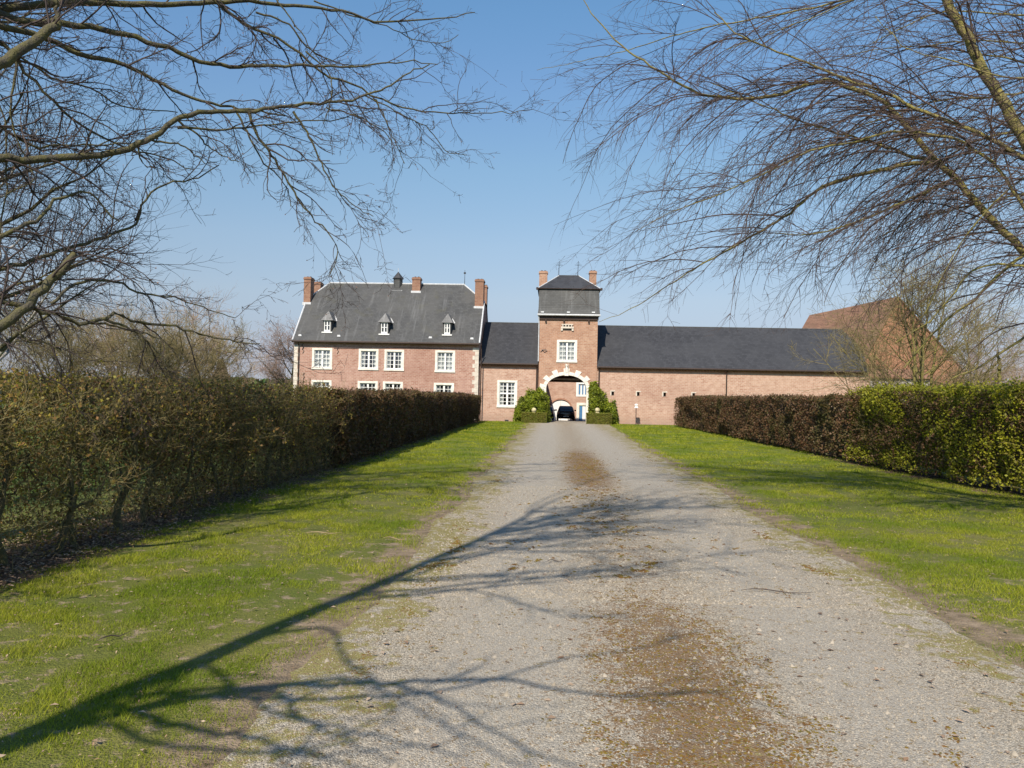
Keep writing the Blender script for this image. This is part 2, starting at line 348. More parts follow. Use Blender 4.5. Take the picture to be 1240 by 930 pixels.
def moss_mask(x, y):                        # brown moss on the crown of the drive, thin yellow moss at its margins
    c = 0.98+0.1*np.sin(y*.35); n = fbm(x*1.6, y*0.8, 21); n2_ = fbm(x*7, y*5, 33)
    core = np.clip(1-np.abs(x-c)/(0.95), 0, 1)
    along = np.clip((8.6-y)/2.0, 0, 1)*0.75+np.clip(1-np.abs(y-23)/7, 0, 1)*0.75+0.42
    a = core**.8*along*1.15+(n-.5)*1.3+(n2_-.5)*2.2
    side = np.clip(1-np.minimum(np.abs(x-3.35), np.abs(x+1.35))/0.6, 0, 1)
    b = side*0.42+(n-.5)*1.0+(n2_-.5)*1.2
    return a, b
t = NT('drive_gravel'); sx = t.xyz(); X, Yc = sx[0], sx[1]
v1 = t.vor(95, None, 'Color'); vs = t.n('ShaderNodeSeparateColor'); t.l(v1, vs.inputs[0]); vd = t.vor(95, None, 'Distance')
g = t.ramp(vs.outputs[0], [(0.0, (0.15, 0.13, 0.10)), (0.4, (0.325, 0.285, 0.22)), (0.8, (0.45, 0.395, 0.31)), (1.0, (0.62, 0.56, 0.45))])
na = t.noise(1.1, 5, .6); nb = t.noise(7, 5, .65); nc = t.noise(28, 3, .6)
g = t.mix(t.maprange(na, .35, .7, 0, .35), g, (0.34, 0.29, 0.235))
g = t.mix(t.maprange(nc, .45, .25, 0, .5), g, (0.15, 0.135, 0.12))
w1_ = t.math('ABSOLUTE', t.math('ADD', X, 0.35)); w2_ = t.math('ABSOLUTE', t.math('SUBTRACT', X, 2.35)); wt2 = t.maprange(t.math('ADD', t.math('MINIMUM', w1_, w2_), t.math('MULTIPLY', t.math('SUBTRACT', nb, .5), .5)), 0.75, 0.25, 0, .45)
g = t.mix(wt2, g, t.ramp(vs.outputs[1], [(0, (0.30, 0.275, 0.235)), (1, (0.47, 0.435, 0.375))]))
cx = t.math('ABSOLUTE', t.math('SUBTRACT', X, 0.98)); core = t.maprange(cx, 1.0, 0.0, 0, 1)
a1 = t.maprange(Yc, 9.0, 6.2, 0, .62); a2 = t.math('MULTIPLY', t.maprange(Yc, 15.5, 21, 0, 1), t.maprange(Yc, 33, 25, 0, .95))
along = t.math('ADD', t.math('ADD', a1, a2), 0.36)
mm = t.math('ADD', t.math('MULTIPLY', core, along), t.math('ADD', t.math('MULTIPLY', t.math('SUBTRACT', nb, .5), 2.6), t.math('MULTIPLY', t.math('SUBTRACT', nc, .5), 2.2)))
mc = t.ramp(nb, [(0.35, (0.10, 0.052, 0.02)), (0.6, (0.20, 0.11, 0.04)), (0.7, (0.24, 0.19, 0.045))])
nd = t.noise(75, 2, .6); mm = t.math('ADD', mm, t.math('MULTIPLY', t.math('SUBTRACT', nd, .5), 1.9))
g = t.mix(t.maprange(mm, 0.42, 0.62, 0, .78), g, mc)
sl = t.maprange(X, -0.3, -1.7, 0, 1.25); sr = t.maprange(X, 2.4, 3.8, 0, 1.15); sd = t.math('MAXIMUM', sl, sr)
ms_ = t.math('ADD', t.math('MULTIPLY', sd, .42), t.math('ADD', t.math('MULTIPLY', t.math('SUBTRACT', nb, .5), 1.3), t.math('MULTIPLY', t.math('SUBTRACT', na, .5), 1.2)))
g = t.mix(t.maprange(ms_, 0.33, 0.55, 0, .8), g, t.ramp(nc, [(0.3, (0.17, 0.12, 0.06)), (0.5, (0.25, 0.23, 0.04)), (0.62, (0.20, 0.13, 0.05)), (0.7, (0.30, 0.23, 0.15))]))
t.col(g); t.b.inputs['Roughness'].default_value = 0.95
t.bump(t.math('ADD', t.math('MULTIPLY', vd, -1.0), t.math('MULTIPLY', nc, .6)), 0.8, 0.012); M['drive_gravel'] = t.m
ys = np.concatenate([np.arange(-8, 30, 0.12), np.arange(30, 64.2, 0.4)])
L = edge_l(ys)+0.05*(rng.random(len(ys))-.5); Rr = edge_r(ys)+0.05*(rng.random(len(ys))-.5)
fr = np.linspace(0, 1, 7)
V = np.stack([L[:, None]+(Rr-L)[:, None]*fr, np.repeat(ys[:, None], 7, 1), np.repeat((gz(ys)+0.002)[:, None], 7, 1)], -1)
V[..., 2] += np.sin(fr*math.pi)*0.02
V = V.reshape(-1, 3); I = (np.arange(len(ys)-1)[:, None]*7+np.arange(6)[None, :]).ravel()
tag(npmesh('drive', V, np.stack([I, I+1, I+8, I+7], 1), 'drive_gravel', smooth=True), kind='structure')
mb = MB()
for y0 in np.arange(64.2, 82, 2.0):
    y1 = min(82.0, y0+2); a, b = float(gz(np.array(y0)))+.004, float(gz(np.array(y1)))+.004
    mb.face([(-7.5, y0, a), (12, y0, a), (12, y1, b), (-7.5, y1, b)])
tag(mb.build('yard', 'cob_yard'), kind='structure')

# ------------------------------------------------------------------ scatter meshes
def quads(P, size, nrm=None, aspect=0.6, flat=0.0):
    n = len(P); a = rng.normal(size=(n, 3)); 
    if nrm is not None: a = a*(1-flat)+nrm*flat*2
    a /= np.linalg.norm(a, axis=1)[:, None]
    b = np.cross(a, rng.normal(size=(n, 3))); b /= np.linalg.norm(b, axis=1)[:, None]; c = np.cross(a, b)
    s = (size*(0.6+0.8*rng.random(n)))[:, None] if np.ndim(size) == 0 else (size*(0.6+0.8*rng.random(n)))[:, None]
    k = a*s*0.12
    V = np.stack([P-b*s*.5, P+c*s*.5*aspect+k, P+b*s*.5, P-c*s*.5*aspect+k], 1).reshape(-1, 3)
    return V, np.arange(4*n).reshape(-1, 4)

# grass
def grass(xa, xb, ya, yb, dens, h, wd, V):
    n = int((xb-xa)*(yb-ya)*dens); x = rng.uniform(xa, xb, n); y = rng.uniform(ya, yb, n)
    l, r = edge_l(y), edge_r(y)
    jit = rng.random(n)*0.25
    keep = ((x < l-jit*1.4+.05) | (x > r+jit*1.4-.05)) & (x > -5.75-jit*2) & (x < 10.9+jit)
    nz = fbm(x*2.2, y*2.2, 50); keep &= (nz > 0.30+rng.random(n)*0.28)
    vis = np.abs(x/np.maximum(y, .1)+.03) < .80; keep &= vis
    x, y, nz = x[keep], y[keep], nz[keep]; n = len(x)
    z = ground_z(x, y); hh = h*(0.5+rng.random(n))*(0.55+1.1*fbm(x*.9, y*.9, 60))*np.clip((nz-.2)*2.4, .45, 1.15)*(1+.9*(rng.random(n) > .97)); a = rng.random(n)*6.283
    lean = hh*(0.3+0.9*rng.random(n)); b = rng.random(n)*6.283
    dx, dy = np.cos(a)*wd/2, np.sin(a)*wd/2
    V.append(np.stack([np.stack([x-dx, y-dy, z-.004], 1), np.stack([x+dx, y+dy, z-.004], 1), np.stack([x+np.cos(b)*lean, y+np.sin(b)*lean, z+hh], 1)], 1).reshape(-1, 3))
V = []
grass(-6.5, 9, 3.2, 8, 6500, 0.027, 0.0045, V); grass(-6.5, 11, 8, 14, 3200, 0.032, 0.007, V)
grass(-6.5, 11.4, 14, 24, 1100, 0.036, 0.013, V); grass(-6.5, 11.4, 24, 42, 380, 0.042, 0.024, V); grass(-6.5, 11.4, 42, 63.5, 170, 0.05, 0.04, V)
V = np.concatenate(V)
tag(npmesh('grass', V, np.arange(len(V)).reshape(-1, 3), 'grass_blade'), 'short mown grass of the two verges beside the drive', 'grass', kind='stuff')

n = 24000; y = 3.4+18*rng.random(n)**1.4; x = rng.uniform(-5.9, 9.5, n); k = ((x < edge_l(y)+.1) | (x > edge_r(y)-.1)); x, y = x[k], y[k]
V, F = quads(np.stack([x, y, ground_z(x, y)+.012+.012*rng.random(len(x))], 1), .024, np.tile([0, 0, 1.], (len(x), 1)), .3, .6)
tag(npmesh('thatch', V, F, 'litter'), 'dry straw coloured thatch and crumbs lying in the near grass', 'thatch', kind='stuff')
# loose stones on the drive
def pebbles(n, ya, yb, s, V, F):
    y = ya+(yb-ya)*rng.random(n)**1.5; x = rng.uniform(-2.1, 4.2, n); ma_, mb_ = moss_mask(x, y); k = ((ma_ < .70) | (rng.random(n) < .45)) & (mb_ < .75) & (x > edge_l(y)+.02+.5*rng.random(n)**2) & (x < edge_r(y)-.02-.5*rng.random(n)**2); x, y = x[k], y[k]; n = len(x)
    z = gz(y)+0.002+0.02*np.sin(np.clip((x+1.86)/5.7, 0, 1)*math.pi); sc = s*(0.5+rng.random(n)**2*1.6); a = rng.random(n)*6.28
    out = []
    for q in range(4):
        r = sc*(0.6+0.5*rng.random(n)); out.append(np.stack([x+np.cos(a+q*1.571)*r, y+np.sin(a+q*1.571)*r, z-0.002], 1))
    out.append(np.stack([x+(rng.random(n)-.5)*sc*.6, y+(rng.random(n)-.5)*sc*.6, z+sc*(.5+.5*rng.random(n))], 1))
    base = sum(len(v) for v in V); V.append(np.stack(out, 1).reshape(-1, 3)); i = base+np.arange(n)*5
    for q in range(4): F.append(np.stack([i+q, i+(q+1) % 4, i+4], 1))
V, F = [], []
pebbles(70000, 3.2, 9, 0.0058, V, F); pebbles(1500, 3.2, 12, 0.016, V, F); pebbles(30000, 8, 18, 0.010, V, F)
tag(npmesh('gravel', np.concatenate(V), np.concatenate(F), 'stone_chip'), 'loose grey stone chips lying on the drive', 'gravel', kind='stuff')
# moss cushions
def moss(n, ya, yb, s, V, F):
    y = ya+(yb-ya)*rng.random(n)**1.4; x = rng.uniform(-2, 4, n); a, b = moss_mask(x, y)
    k = ((a > 0.72) | (b > 0.62)) & (x > edge_l(y)) & (x < edge_r(y)); x, y = x[k], y[k]; n = len(x)
    z = gz(y)+0.002+0.02*np.sin(np.clip((x+1.86)/5.7, 0, 1)*math.pi); sc = s*(0.5+rng.random(n)); a = rng.random(n)*6.28; out = []
    for q in range(5): r = sc*(0.5+0.8*rng.random(n)); out.append(np.stack([x+np.cos(a+q*1.2566)*r, y+np.sin(a+q*1.2566)*r, z-0.003], 1))
    out.append(np.stack([x, y, z+sc*.35], 1)); base = sum(len(v) for v in V); V.append(np.stack(out, 1).reshape(-1, 3)); i = base+np.arange(n)*6
    for q in range(5): F.append(np.stack([i+q, i+(q+1) % 5, i+5], 1))
V, F = [], []
moss(60000, 3.2, 10, 0.013, V, F); moss(30000, 9, 30, 0.03, V, F)
tag(npmesh('moss', np.concatenate(V), np.concatenate(F), 'moss_clump'), 'brown and yellow moss cushions along the middle and edges of the drive', 'moss', kind='stuff')
# fallen leaves
P = []
n = 26000; y = 5+45*rng.random(n)**1.6; x = -6.5-np.abs(rng.normal(size=n))*.8+1.0*rng.random(n); P.append(np.stack([x, y, ground_z(x, y)+.012+.03*rng.random(n)], 1))
n = 3500; y = 16+40*rng.random(n)**1.4; x = 11.0+rng.normal(size=n)*.45; P.append(np.stack([x, y, ground_z(x, y)+.015], 1))
n = 900; y = 3.5+30*rng.random(n)**1.5; x = rng.uniform(-5.8, 10.8, n); P.append(np.stack([x, y, ground_z(x, y)+.03], 1))
n = 450; y = 3.5+14*rng.random(n); x = rng.uniform(-2.6, 4.6, n); P.append(np.stack([x, y, gz(y)+.022], 1))
P = np.concatenate(P); V, F = quads(P, 0.05, np.tile([0, 0, 1.], (len(P), 1)), .55, .8)
tag(npmesh('fallen_leaves', V, F, 'litter'), 'dry brown fallen leaves under the hedges and on the verges', 'leaves', kind='stuff')
# ------------------------------------------------------------------ building helpers
def X_(px, Y, py=440): return at_y(px, py, Y).x
def Z_(px, py, Y): return at_y(px, py, Y).z
def front_wall(mb, x0, x1, z0, z1, y, holes, depth=0.16, arch=None):
    """brick sheet in plane y with rectangular openings (x0,x1,z0,z1) and their reveals"""
    xs = sorted({x0, x1, *[h[0] for h in holes], *[h[1] for h in holes]}); zs = sorted({z0, z1, *[h[2] for h in holes], *[h[3] for h in holes]})
    for a, b in zip(xs, xs[1:]):
        for c, d in zip(zs, zs[1:]):
            mx, mz = (a+b)/2, (c+d)/2
            if any(h[0] < mx < h[1] and h[2] < mz < h[3] for h in holes): continue
            mb.face([(a, y, c), (b, y, c), (b, y, d), (a, y, d)])
    for h in holes:
        a, b, c, d = h[:4]; Y = y+depth
        mb.face([(a, y, c), (a, Y, c), (a, Y, d), (a, y, d)]); mb.face([(b, y, c), (b, y, d), (b, Y, d), (b, Y, c)])
        mb.face([(a, y, d), (a, Y, d), (b, Y, d), (b, y, d)]); mb.face([(a, y, c), (b, y, c), (b, Y, c), (a, Y, c)])
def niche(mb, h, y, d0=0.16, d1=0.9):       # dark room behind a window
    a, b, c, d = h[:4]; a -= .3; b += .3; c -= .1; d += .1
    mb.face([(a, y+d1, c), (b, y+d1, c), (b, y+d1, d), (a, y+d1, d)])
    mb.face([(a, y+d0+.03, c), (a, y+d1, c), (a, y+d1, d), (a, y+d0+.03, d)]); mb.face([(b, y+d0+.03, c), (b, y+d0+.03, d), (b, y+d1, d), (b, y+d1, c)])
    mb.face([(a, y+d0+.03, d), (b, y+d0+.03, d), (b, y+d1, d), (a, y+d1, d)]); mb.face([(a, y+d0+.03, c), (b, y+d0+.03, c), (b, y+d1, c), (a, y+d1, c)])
def window(parent, x0, x1, z0, z1, y, rows=4, transom=None, cols=2, curtain=0.6, sw=0.19, surround='limestone', sill=True):
    """outer size of the stone surround; returns the hole. window > stone_surround, pane, curtain"""
    a, b, c, d = x0+sw, x1-sw, z0+sw*.9, z1-sw*.9
    mb = MB(); yf = y+0.09; w_ = 0.055
    mb.box(a, b, yf, yf+.06, c, c+w_); mb.box(a, b, yf, yf+.06, d-w_, d); mb.box(a, a+w_, yf, yf+.06, c+w_, d-w_); mb.box(b-w_, b, yf, yf+.06, c+w_, d-w_)
    m = (a+b)/2; mb.box(m-.075, m+.075, yf-.025, yf+.06, c+w_, d-w_)
    if transom: zt = c+(d-c)*transom; mb.box(a+w_, b-w_, yf-.03, yf+.058, zt-.06, zt+.06)
    for s0, s1 in ((a+w_, m-.075), (m+.075, b-w_)):
        for k in range(1, cols): xx = s0+(s1-s0)*k/cols; mb.box(xx-.02, xx+.02, yf+.01, yf+.045, c+w_, d-w_)
        for k in range(1, rows):
            zz = c+(d-c)*k/rows
            if transom and abs(k/rows-transom) < .06: continue
            mb.box(s0, s1, yf+.013, yf+.042, zz-.02, zz+.02)
    wn = mb.build('window', 'white_paint', parent)
    p = MB(); p.face([(a, yf+.03, c), (b, yf+.03, c), (b, yf+.03, d), (a, yf+.03, d)]); p.build('pane', 'glass_pane', wn)
    if curtain:
        W = (b-a)/2*curtain
        for s0, s1 in ((a-.05, a+W), (b-W, b+.05)):
            q = MB(); n = 9; xs_ = np.linspace(s0, s1, n)
            for i in range(n-1):
                q.face([(xs_[i], yf+.16+.03*(i % 2), c-.05), (xs_[i+1], yf+.16+.03*((i+1) % 2), c-.05), (xs_[i+1], yf+.16+.03*((i+1) % 2), d+.05), (xs_[i], yf+.16+.03*(i % 2), d+.05)])
            q.build('curtain', 'curtain_cloth', wn)
    s = MB(); e = 0.025; ys = y-e
    s.box(x0, a, ys, y+.088, c, d); s.box(b, x1, ys, y+.088, c, d)
    s.box(x0, x1, ys-.004, y+.088, d, z1)
    s.box(x0-.03 if sill else x0, x1+.03 if sill else x1, ys-.05, y+.088, z0, c)
    s.build('stone_surround', surround, wn)
    return (x0+.03, x1-.03, z0+.03, z1-.03)
def tubeline(name, pts, r, mat, parent, n=6):
    return MB().tube(pts, r, n).build(name, mat, parent)
def chimney(parent, x0, x1, y0, y1, z0, z1, mat='brick_chimney', flash=True):
    mb = MB(); mb.box(x0, x1, y0, y1, z0, z1-.22); mb.box(x0-.05, x1+.05, y0-.05, y1+.05, z1-.22, z1-.08); mb.box(x0, x1, y0, y1, z1-.08, z1)
    o = mb.build('chimney', mat, parent)
    if flash:
        zf = flash
        f = MB(); f.box(x0-.08, x1+.08, y0-.06, y0+.02, zf-.13, zf+.12); f.build('flashing', 'zinc', o)
    p = MB()
    for k in range(2): xx = x0+(x1-x0)*(.3+.4*k); p.tube([(xx, (y0+y1)/2, z1-.02), (xx, (y0+y1)/2, z1+.10)], [.10, .08], 8)
    p.build('chimney_pot', 'gutter_dark', o)
    return o
def roof_solid(parent, front, hipL, hipR, yr, mat, ends=True):
    """front = polygon [eaveL, vergeL.., ridgeL, ridgeR, ..vergeR, eaveR]; mirrored about the ridge plane y=yr"""
    mir = lambda p: Vector((p.x, 2*yr-p.y, p.z))
    mb = MB(); n = len(front)
    mb.face(front[::-1]); mb.face([mir(p) for p in front])
    i = [k for k, p in enumerate(front) if abs(p.y-yr) < 1e-3]; rl, rr = i[0], i[-1]
    for k in range(1, rl): mb.face([front[k], front[k+1], mir(front[k+1]), mir(front[k])] if k+1 < rl else [front[k], front[k+1], mir(front[k])])
    for k in range(rr, n-2): mb.face([front[k], front[k+1], mir(front[k+1])] if k == rr else [front[k], front[k+1], mir(front[k+1]), mir(front[k])])
    # soffit sheets just under the slopes give the roof its thickness at eaves and verges
    dn = Vector((0, 0, -.12))
    mb.face([p+dn for p in front]); mb.face([mir(p)+dn for p in front][::-1])
    for pts in (front, [mir(p) for p in front]):
        for k in (list(range(0, 1))+[n-2]): mb.face([pts[k], pts[k+1], pts[k+1]+dn, pts[k]+dn])
        mb.face([pts[0], pts[-1], pts[-1]+dn, pts[0]+dn])
    return mb.build('roof', mat, parent)

# ================================================================== manor house
YH = 64.1; WD = 9.4; YR = YH+WD/2
house = empty('manor_house', (-14, YR, 0), 'two storey pink brick manor house with steep grey slate roof and three small dormers', 'house')
ye = YH-.3
eL, eR = at_y(354.3, 411.5, ye), at_y(580.8, 415.6, ye); ze = (eL.z+eR.z)/2
rL, rR = at_y(399.3, 342.8, YR), at_y(562.5, 344.9, YR); zr = (rL.z+rR.z)/2
SL = (ye, ze, YR, zr)
vL, vR = on_slope(371.5, 361.5, *SL), on_slope(586.2, 365.5, *SL)
eL.z = eR.z = ze; rL.z = rR.z = zr; vz = (vL.z+vR.z)/2
def slope_pt(x, z): f = (z-ze)/(zr-ze); return Vector((x, ye+(YR-ye)*f, z))
vL, vR = slope_pt(vL.x, vz), slope_pt(vR.x, vz)
HXL, HXR = (eL.x+vL.x)/2, (eR.x+vR.x)/2
eL.x = vL.x = HXL; eR.x = vR.x = HXR
front = [eL, vL, rL, rR, vR, eR]
hroof = roof_solid(house, front, 1, 1, YR, 'slate_house')
print('house', HXL, HXR, 'eave', ze, 'ridge', zr, vz)
wx0, wx1 = HXL+.08, HXR-.08
zw = ze-.08
wins = []
for (a, b, c, d) in ((377.7, 402.1, 421.1, 447.3), (434.2, 458.1, 422.3, 448.2), (465.4, 489.1, 423.2, 449.1), (526.8, 551, 424.1, 451.0)):
    x0, x1 = X_(a, YH), X_(b, YH); z1, z0 = Z_(a, c, YH), Z_(a, d, YH)+.02; wins.append((x0, x1, z0, z1))
for (a, b, c) in ((377.7, 402.1, 460.0), (433.7, 458.1, 461.2), (464.4, 488.5, 461.8), (526, 550.4, 463.4)):
    x0, x1 = X_(a, YH), X_(b, YH); z1 = Z_(a, c, YH); wins.append((x0, x1, z1-2.15, z1))
wb = MB(); dk = MB(); hs = []
for i, (x0, x1, z0, z1) in enumerate(wins):
    h = window(house, x0, x1, z0, z1, YH, rows=4 if i < 4 else 5, curtain=[.98, .35, .35, .8, .3, .3, .3, .3][i])
    hs.append(h)
front_wall(wb, wx0, wx1, 0, zw, YH, hs)
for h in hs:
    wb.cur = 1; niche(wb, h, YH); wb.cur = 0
yb = YH+WD
for x, s in ((wx0, 1), (wx1, -1)):        # gable walls reach to the verge
    f = lambda z: ye+(YR-ye)*(z-ze)/(zr-ze)
    zt = vz-.14
    wb.face([(x, YH, 0), (x, yb, 0), (x, yb, zw), (x, 2*YR-f(zt), zt), (x, f(zt), zt), (x, YH, zw)])
wb.face([(wx0, yb, 0), (wx1, yb, 0), (wx1, yb, zw), (wx0, yb, zw)])
wb.build('wall', ['brick_house', 'room_dark'], house)
# ridge and verge flashing
tubeline('ridge_capping', [rL+Vector((0, 0, .02)), rR+Vector((0, 0, .02))], .075, 'zinc', hroof)
for a, b in ((eL, vL), (eR, vR)):
    tubeline('verge_trim', [a+Vector((0, -.02, .0)), b], .07, 'zinc', hroof)
for a, b in ((vL, rL), (vR, rR)): tubeline('hip_capping', [a, b], .06, 'zinc', hroof)
tubeline('gutter', [eL+Vector((0, -.09, -.1)), eR+Vector((0, -.09, -.1))], .085, 'gutter_dark', house, 8)
xd = X_(361.8, YH); tubeline('downpipe', [(xd, ye-.06, ze-.15), (xd, YH-.1, ze-.45), (xd, YH-.08, 0.0)], .05, 'gutter_dark', house, 8)
xd = X_(582.5, YH); tubeline('downpipe', [(xd+.02, ye-.06, ze-.15), (xd+.02, YH-.12, ze-.45), (xd+.02, YH-.10, 0.0)], .05, 'gutter_dark', house, 8)
for x, s in ((wx0, 1), (wx1, -1)):         # toothed corner stones
    q = MB(); z = 0; k = 0
    while z < zw-.3:
        hh = .34; wd = .5 if k % 2 else .3
        if s > 0: q.box(x-.012, x+wd, YH-.02, YH+.3, z, z+hh-.012)
        else: q.box(x-wd, x+.012, YH-.02, YH+.3, z, z+hh-.012)
        z += hh; k += 1
    q.build('corner_stones', 'limestone_warm', house)
# dormers
for px0, px1, zb_, zt_, apx, apy in ((391.3, 401.2, 401.0, 387.9, 396.6, 376.2), (460.2, 470.4, 403.4, 390.2, 466.0, 379.2), (536.8, 546.0, 404.2, 390.8, 541.8, 379.5)):
    p = on_slope((px0+px1)/2, zb_, *SL); y0 = p.y-.12
    xa, xb = X_(px0, y0, zb_), X_(px1, y0, zb_); z0 = p.z; z1 = at_y(px0, zt_, y0).z; za = at_y(apx, apy, y0+.3).z
    xm = (xa+xb)/2; fy = lambda z: ye+(YR-ye)*(z-ze)/(zr-ze)
    fz = .09
    for xq, xo in ((xa, xa+fz), (xb, xb-fz)):
        b_ = MB(); b_.face([(xq, y0, z0-.1), (xq, fy(z1), z1), (xq, y0, z1)]); b_.box(min(xq, xo), max(xq, xo), y0, y0+.08, z0-.1, z1); b_.build('dormer_cheek', 'slate_house', hroof)
    w2 = MB(); a, b = xa+fz, xb-fz
    w2.box(a, b, y0-.02, y0+.05, z0-.06, z0+.10); w2.box(a, b, y0-.02, y0+.05, z1-.07, z1); w2.box(a, a+.06, y0-.02, y0+.05, z0+.10, z1-.07); w2.box(b-.06, b, y0-.02, y0+.05, z0+.10, z1-.07)
    w2.box(xm-.05, xm+.05, y0-.025, y0+.05, z0+.10, z1-.07); w2.box(a+.06, xm-.05, y0-.01, y0+.045, (z0+z1)/2-.0, (z0+z1)/2+.05); w2.box(xm+.05, b-.06, y0-.01, y0+.045, (z0+z1)/2, (z0+z1)/2+.05)
    w2.box(xa-.1, xb+.1, y0-.12, y0+.05, z0-.17, z0-.065)
    w2.build('dormer_window', 'white_paint', hroof)
    g2 = MB(); g2.face([(a, y0+.045, z0), (b, y0+.045, z0), (b, y0+.045, z1), (a, y0+.045, z1)]); g2.build('dormer_glass', 'glass_car', hroof)
    o_ = .17; r2 = MB(); ap = Vector((xm, y0+.32, za)); A_ = Vector((xa-o_, y0-o_, z1)); B_ = Vector((xb+o_, y0-o_, z1)); back = Vector((xm, fy(za)+.1, za))
    zc = z1; Ab = Vector((xa-o_, fy(zc)+.05, zc)); Bb = Vector((xb+o_, fy(zc)+.05, zc))
    r2.face([A_, B_, ap]); r2.face([A_, ap, back, Ab]); r2.face([B_, Bb, back, ap]); r2.face([A_, Ab, Bb, B_])
    ro = r2.build('dormer_roof', 'slate_dormer', hroof)
    tubeline('dormer_flashing', [back, Vector((xb+o_+.02, fy(z1+.02)+.02, z1+.04))], .05, 'zinc', hroof)
# little roof items: snow hooks and vents
for px, py in ((410.5, 407.2), (521.3, 409.2), (363.5, 406.5), (571.5, 410.5)):
    p = on_slope(px, py, *SL); MB().box(p.x-.15, p.x+.15, p.y-.10, p.y+.1, p.z-.04, p.z+.12, (.04, .02)).build('roof_vent', 'zinc', hroof)
# belvedere
p = on_slope(480.2, 351.5, *SL); yc = p.y+.55; x0, x1 = X_(475.3, p.y, 350), X_(485.4, p.y, 350); xc = (x0+x1)/2; rr = (x1-x0)/2*1.1
zt1 = at_y(480, 337.5, yc).z; zap = at_y(480, 328.8, yc).z
def hexring(r, z, ph=0): return [Vector((xc+r*math.cos(ph+i*math.pi/3), yc+r*math.sin(ph+i*math.pi/3), z)) for i in range(6)]
b_ = MB(); b_.prism(hexring(rr, p.z-.6), (0, 0, zt1-p.z+.6)); cu = b_.build('belvedere', 'slate_tower', hroof)
b_ = MB(); q = hexring(rr*1.32, zt1-.02)
for i in range(6): b_.face([q[i], q[(i+1) % 6], Vector((xc, yc, zap))])
b_.face(q[::-1]); b_.build('belvedere_roof', 'slate_dark', hroof)
b_ = MB(); b_.box(xc-rr*1.1, xc+rr*1.1, p.y-.03, p.y+.1, p.z-.15, p.z-.02); b_.build('belvedere_sill', 'zinc', hroof); b_ = MB(); b_.tube([(xc, yc, zap-.05), (xc, yc, zap+.3)], .02); b_.build('belvedere_finial', 'zinc', hroof); b_ = MB(); b_.tube([(xc-rr*1.1, p.y, p.z-.06), (xc-rr*1.35, p.y+.5, p.z+.45)], .05); b_.build('belvedere_flashing', 'zinc', hroof); b_ = MB(); b_.tube([(xc+rr*1.1, p.y, p.z-.06), (xc+rr*1.35, p.y+.5, p.z+.45)], .05)
b_.build('belvedere_flashing', 'zinc', hroof)
# chimneys of the house
def chim_on_slope(px0, px1, pyt, pyb, dpt, **k):
    p = on_slope((px0+px1)/2, pyb, *SL); x0, x1 = X_(px0, p.y, pyb), X_(px1, p.y, pyb)
    return chimney(house, x0, x1, p.y, p.y+dpt, p.z-.6, at_y((px0+px1)/2, pyt, p.y).z, flash=p.z, **k)
chim_on_slope(367.4, 375.6, 335.2, 367.6, 1.0)
chim_on_slope(574.8, 585.0, 337.9, 372.5, 1.05)
chim_on_slope(498.8, 508.6, 335.6, 353.8, .75)
for (a, b, pt, Yb) in ((379.6, 388.0, 341.2, YR+2.2), (585.6, 589.6, 345.3, YR+3.2)):
    x0, x1 = X_(a, Yb, 350), X_(b, Yb, 350); chimney(house, x0, x1, Yb, Yb+.9, vz-1.0, at_y(a, pt, Yb).z, flash=False)
p = at_y(562.6, 345, YR); pt = at_y(563.4, 327, YR)
v_ = MB(); v_.tube([(p.x, YR, p.z), (p.x, YR, pt.z)], [.03, .015]); v_.box(p.x-.10, p.x+.10, YR-.01, YR+.01, pt.z-.35, pt.z-.2); v_.build('lightning_rod', 'iron', house)
# iron wall anchors and a cable along the facade
for px, py in ((366.5, 419.3), (367.2, 424), (367.8, 455.5), (409, 424.5), (457.6+1.8, 467.2)):
    p = at_y(px, py, YH-.03); m_ = MB(); m_.tube([p+Vector((-.05, 0, -.28)), p+Vector((.07, 0, -.05)), p+Vector((-.05, 0, .08)), p+Vector((.05, 0, .28))], .022, 5); m_.build('wall_anchor', 'iron', house)
tubeline('facade_cable', [at_y(404, 421.5, YH-.03), at_y(440, 421.8, YH-.03), at_y(500, 421.2, YH-.03), at_y(572, 423.5, YH-.03)], .018, 'iron', house, 4)

# ================================================================== linking wing
YW = 64.5
wing = empty('linking_wing', (-3.5, YW+4.5, 0), 'low brick wing with one tall white window between manor house and gate tower', 'wing')
y0 = YW-.25; yr = YW+4.6
ze1 = (at_y(583, 439.2, y0).z+at_y(649, 440.2, y0).z)/2; zr1 = (at_y(600, 391.0, yr).z+at_y(645, 391.6, yr).z)/2
xl, xr = HXR-.02, X_(651.5, YW)
fr_ = [Vector((xl, y0, ze1)), Vector((xl, yr-.01, zr1-.01)), Vector((xl, yr, zr1)), Vector((xr, yr, zr1)), Vector((xr, yr-.01, zr1-.01)), Vector((xr, y0, ze1))]
wroof = roof_solid(wing, fr_, 0, 0, yr, 'slate_dark')
tubeline('ridge_capping', [(xl, yr, zr1+.01), (xr, yr, zr1+.01)], .06, 'slate_tower', wroof)
print('wing', xl, xr, ze1, zr1)
wb = MB(); wx = (X_(602.8, YW), X_(627.0, YW)); h = window(wing, wx[0], wx[1], Z_(610, 493.4, YW), Z_(610, 460.4, YW), YW, rows=6, transom=.52, curtain=.5)
front_wall(wb, HXR-.1, xr, 0, ze1-.32, YW, [h]); wb.cur = 1; niche(wb, h, YW); wb.cur = 0
wb.face([(HXR-.1, yr*2-YW, 0), (xr, yr*2-YW, 0), (xr, yr*2-YW, ze1), (HXR-.1, yr*2-YW, ze1)])
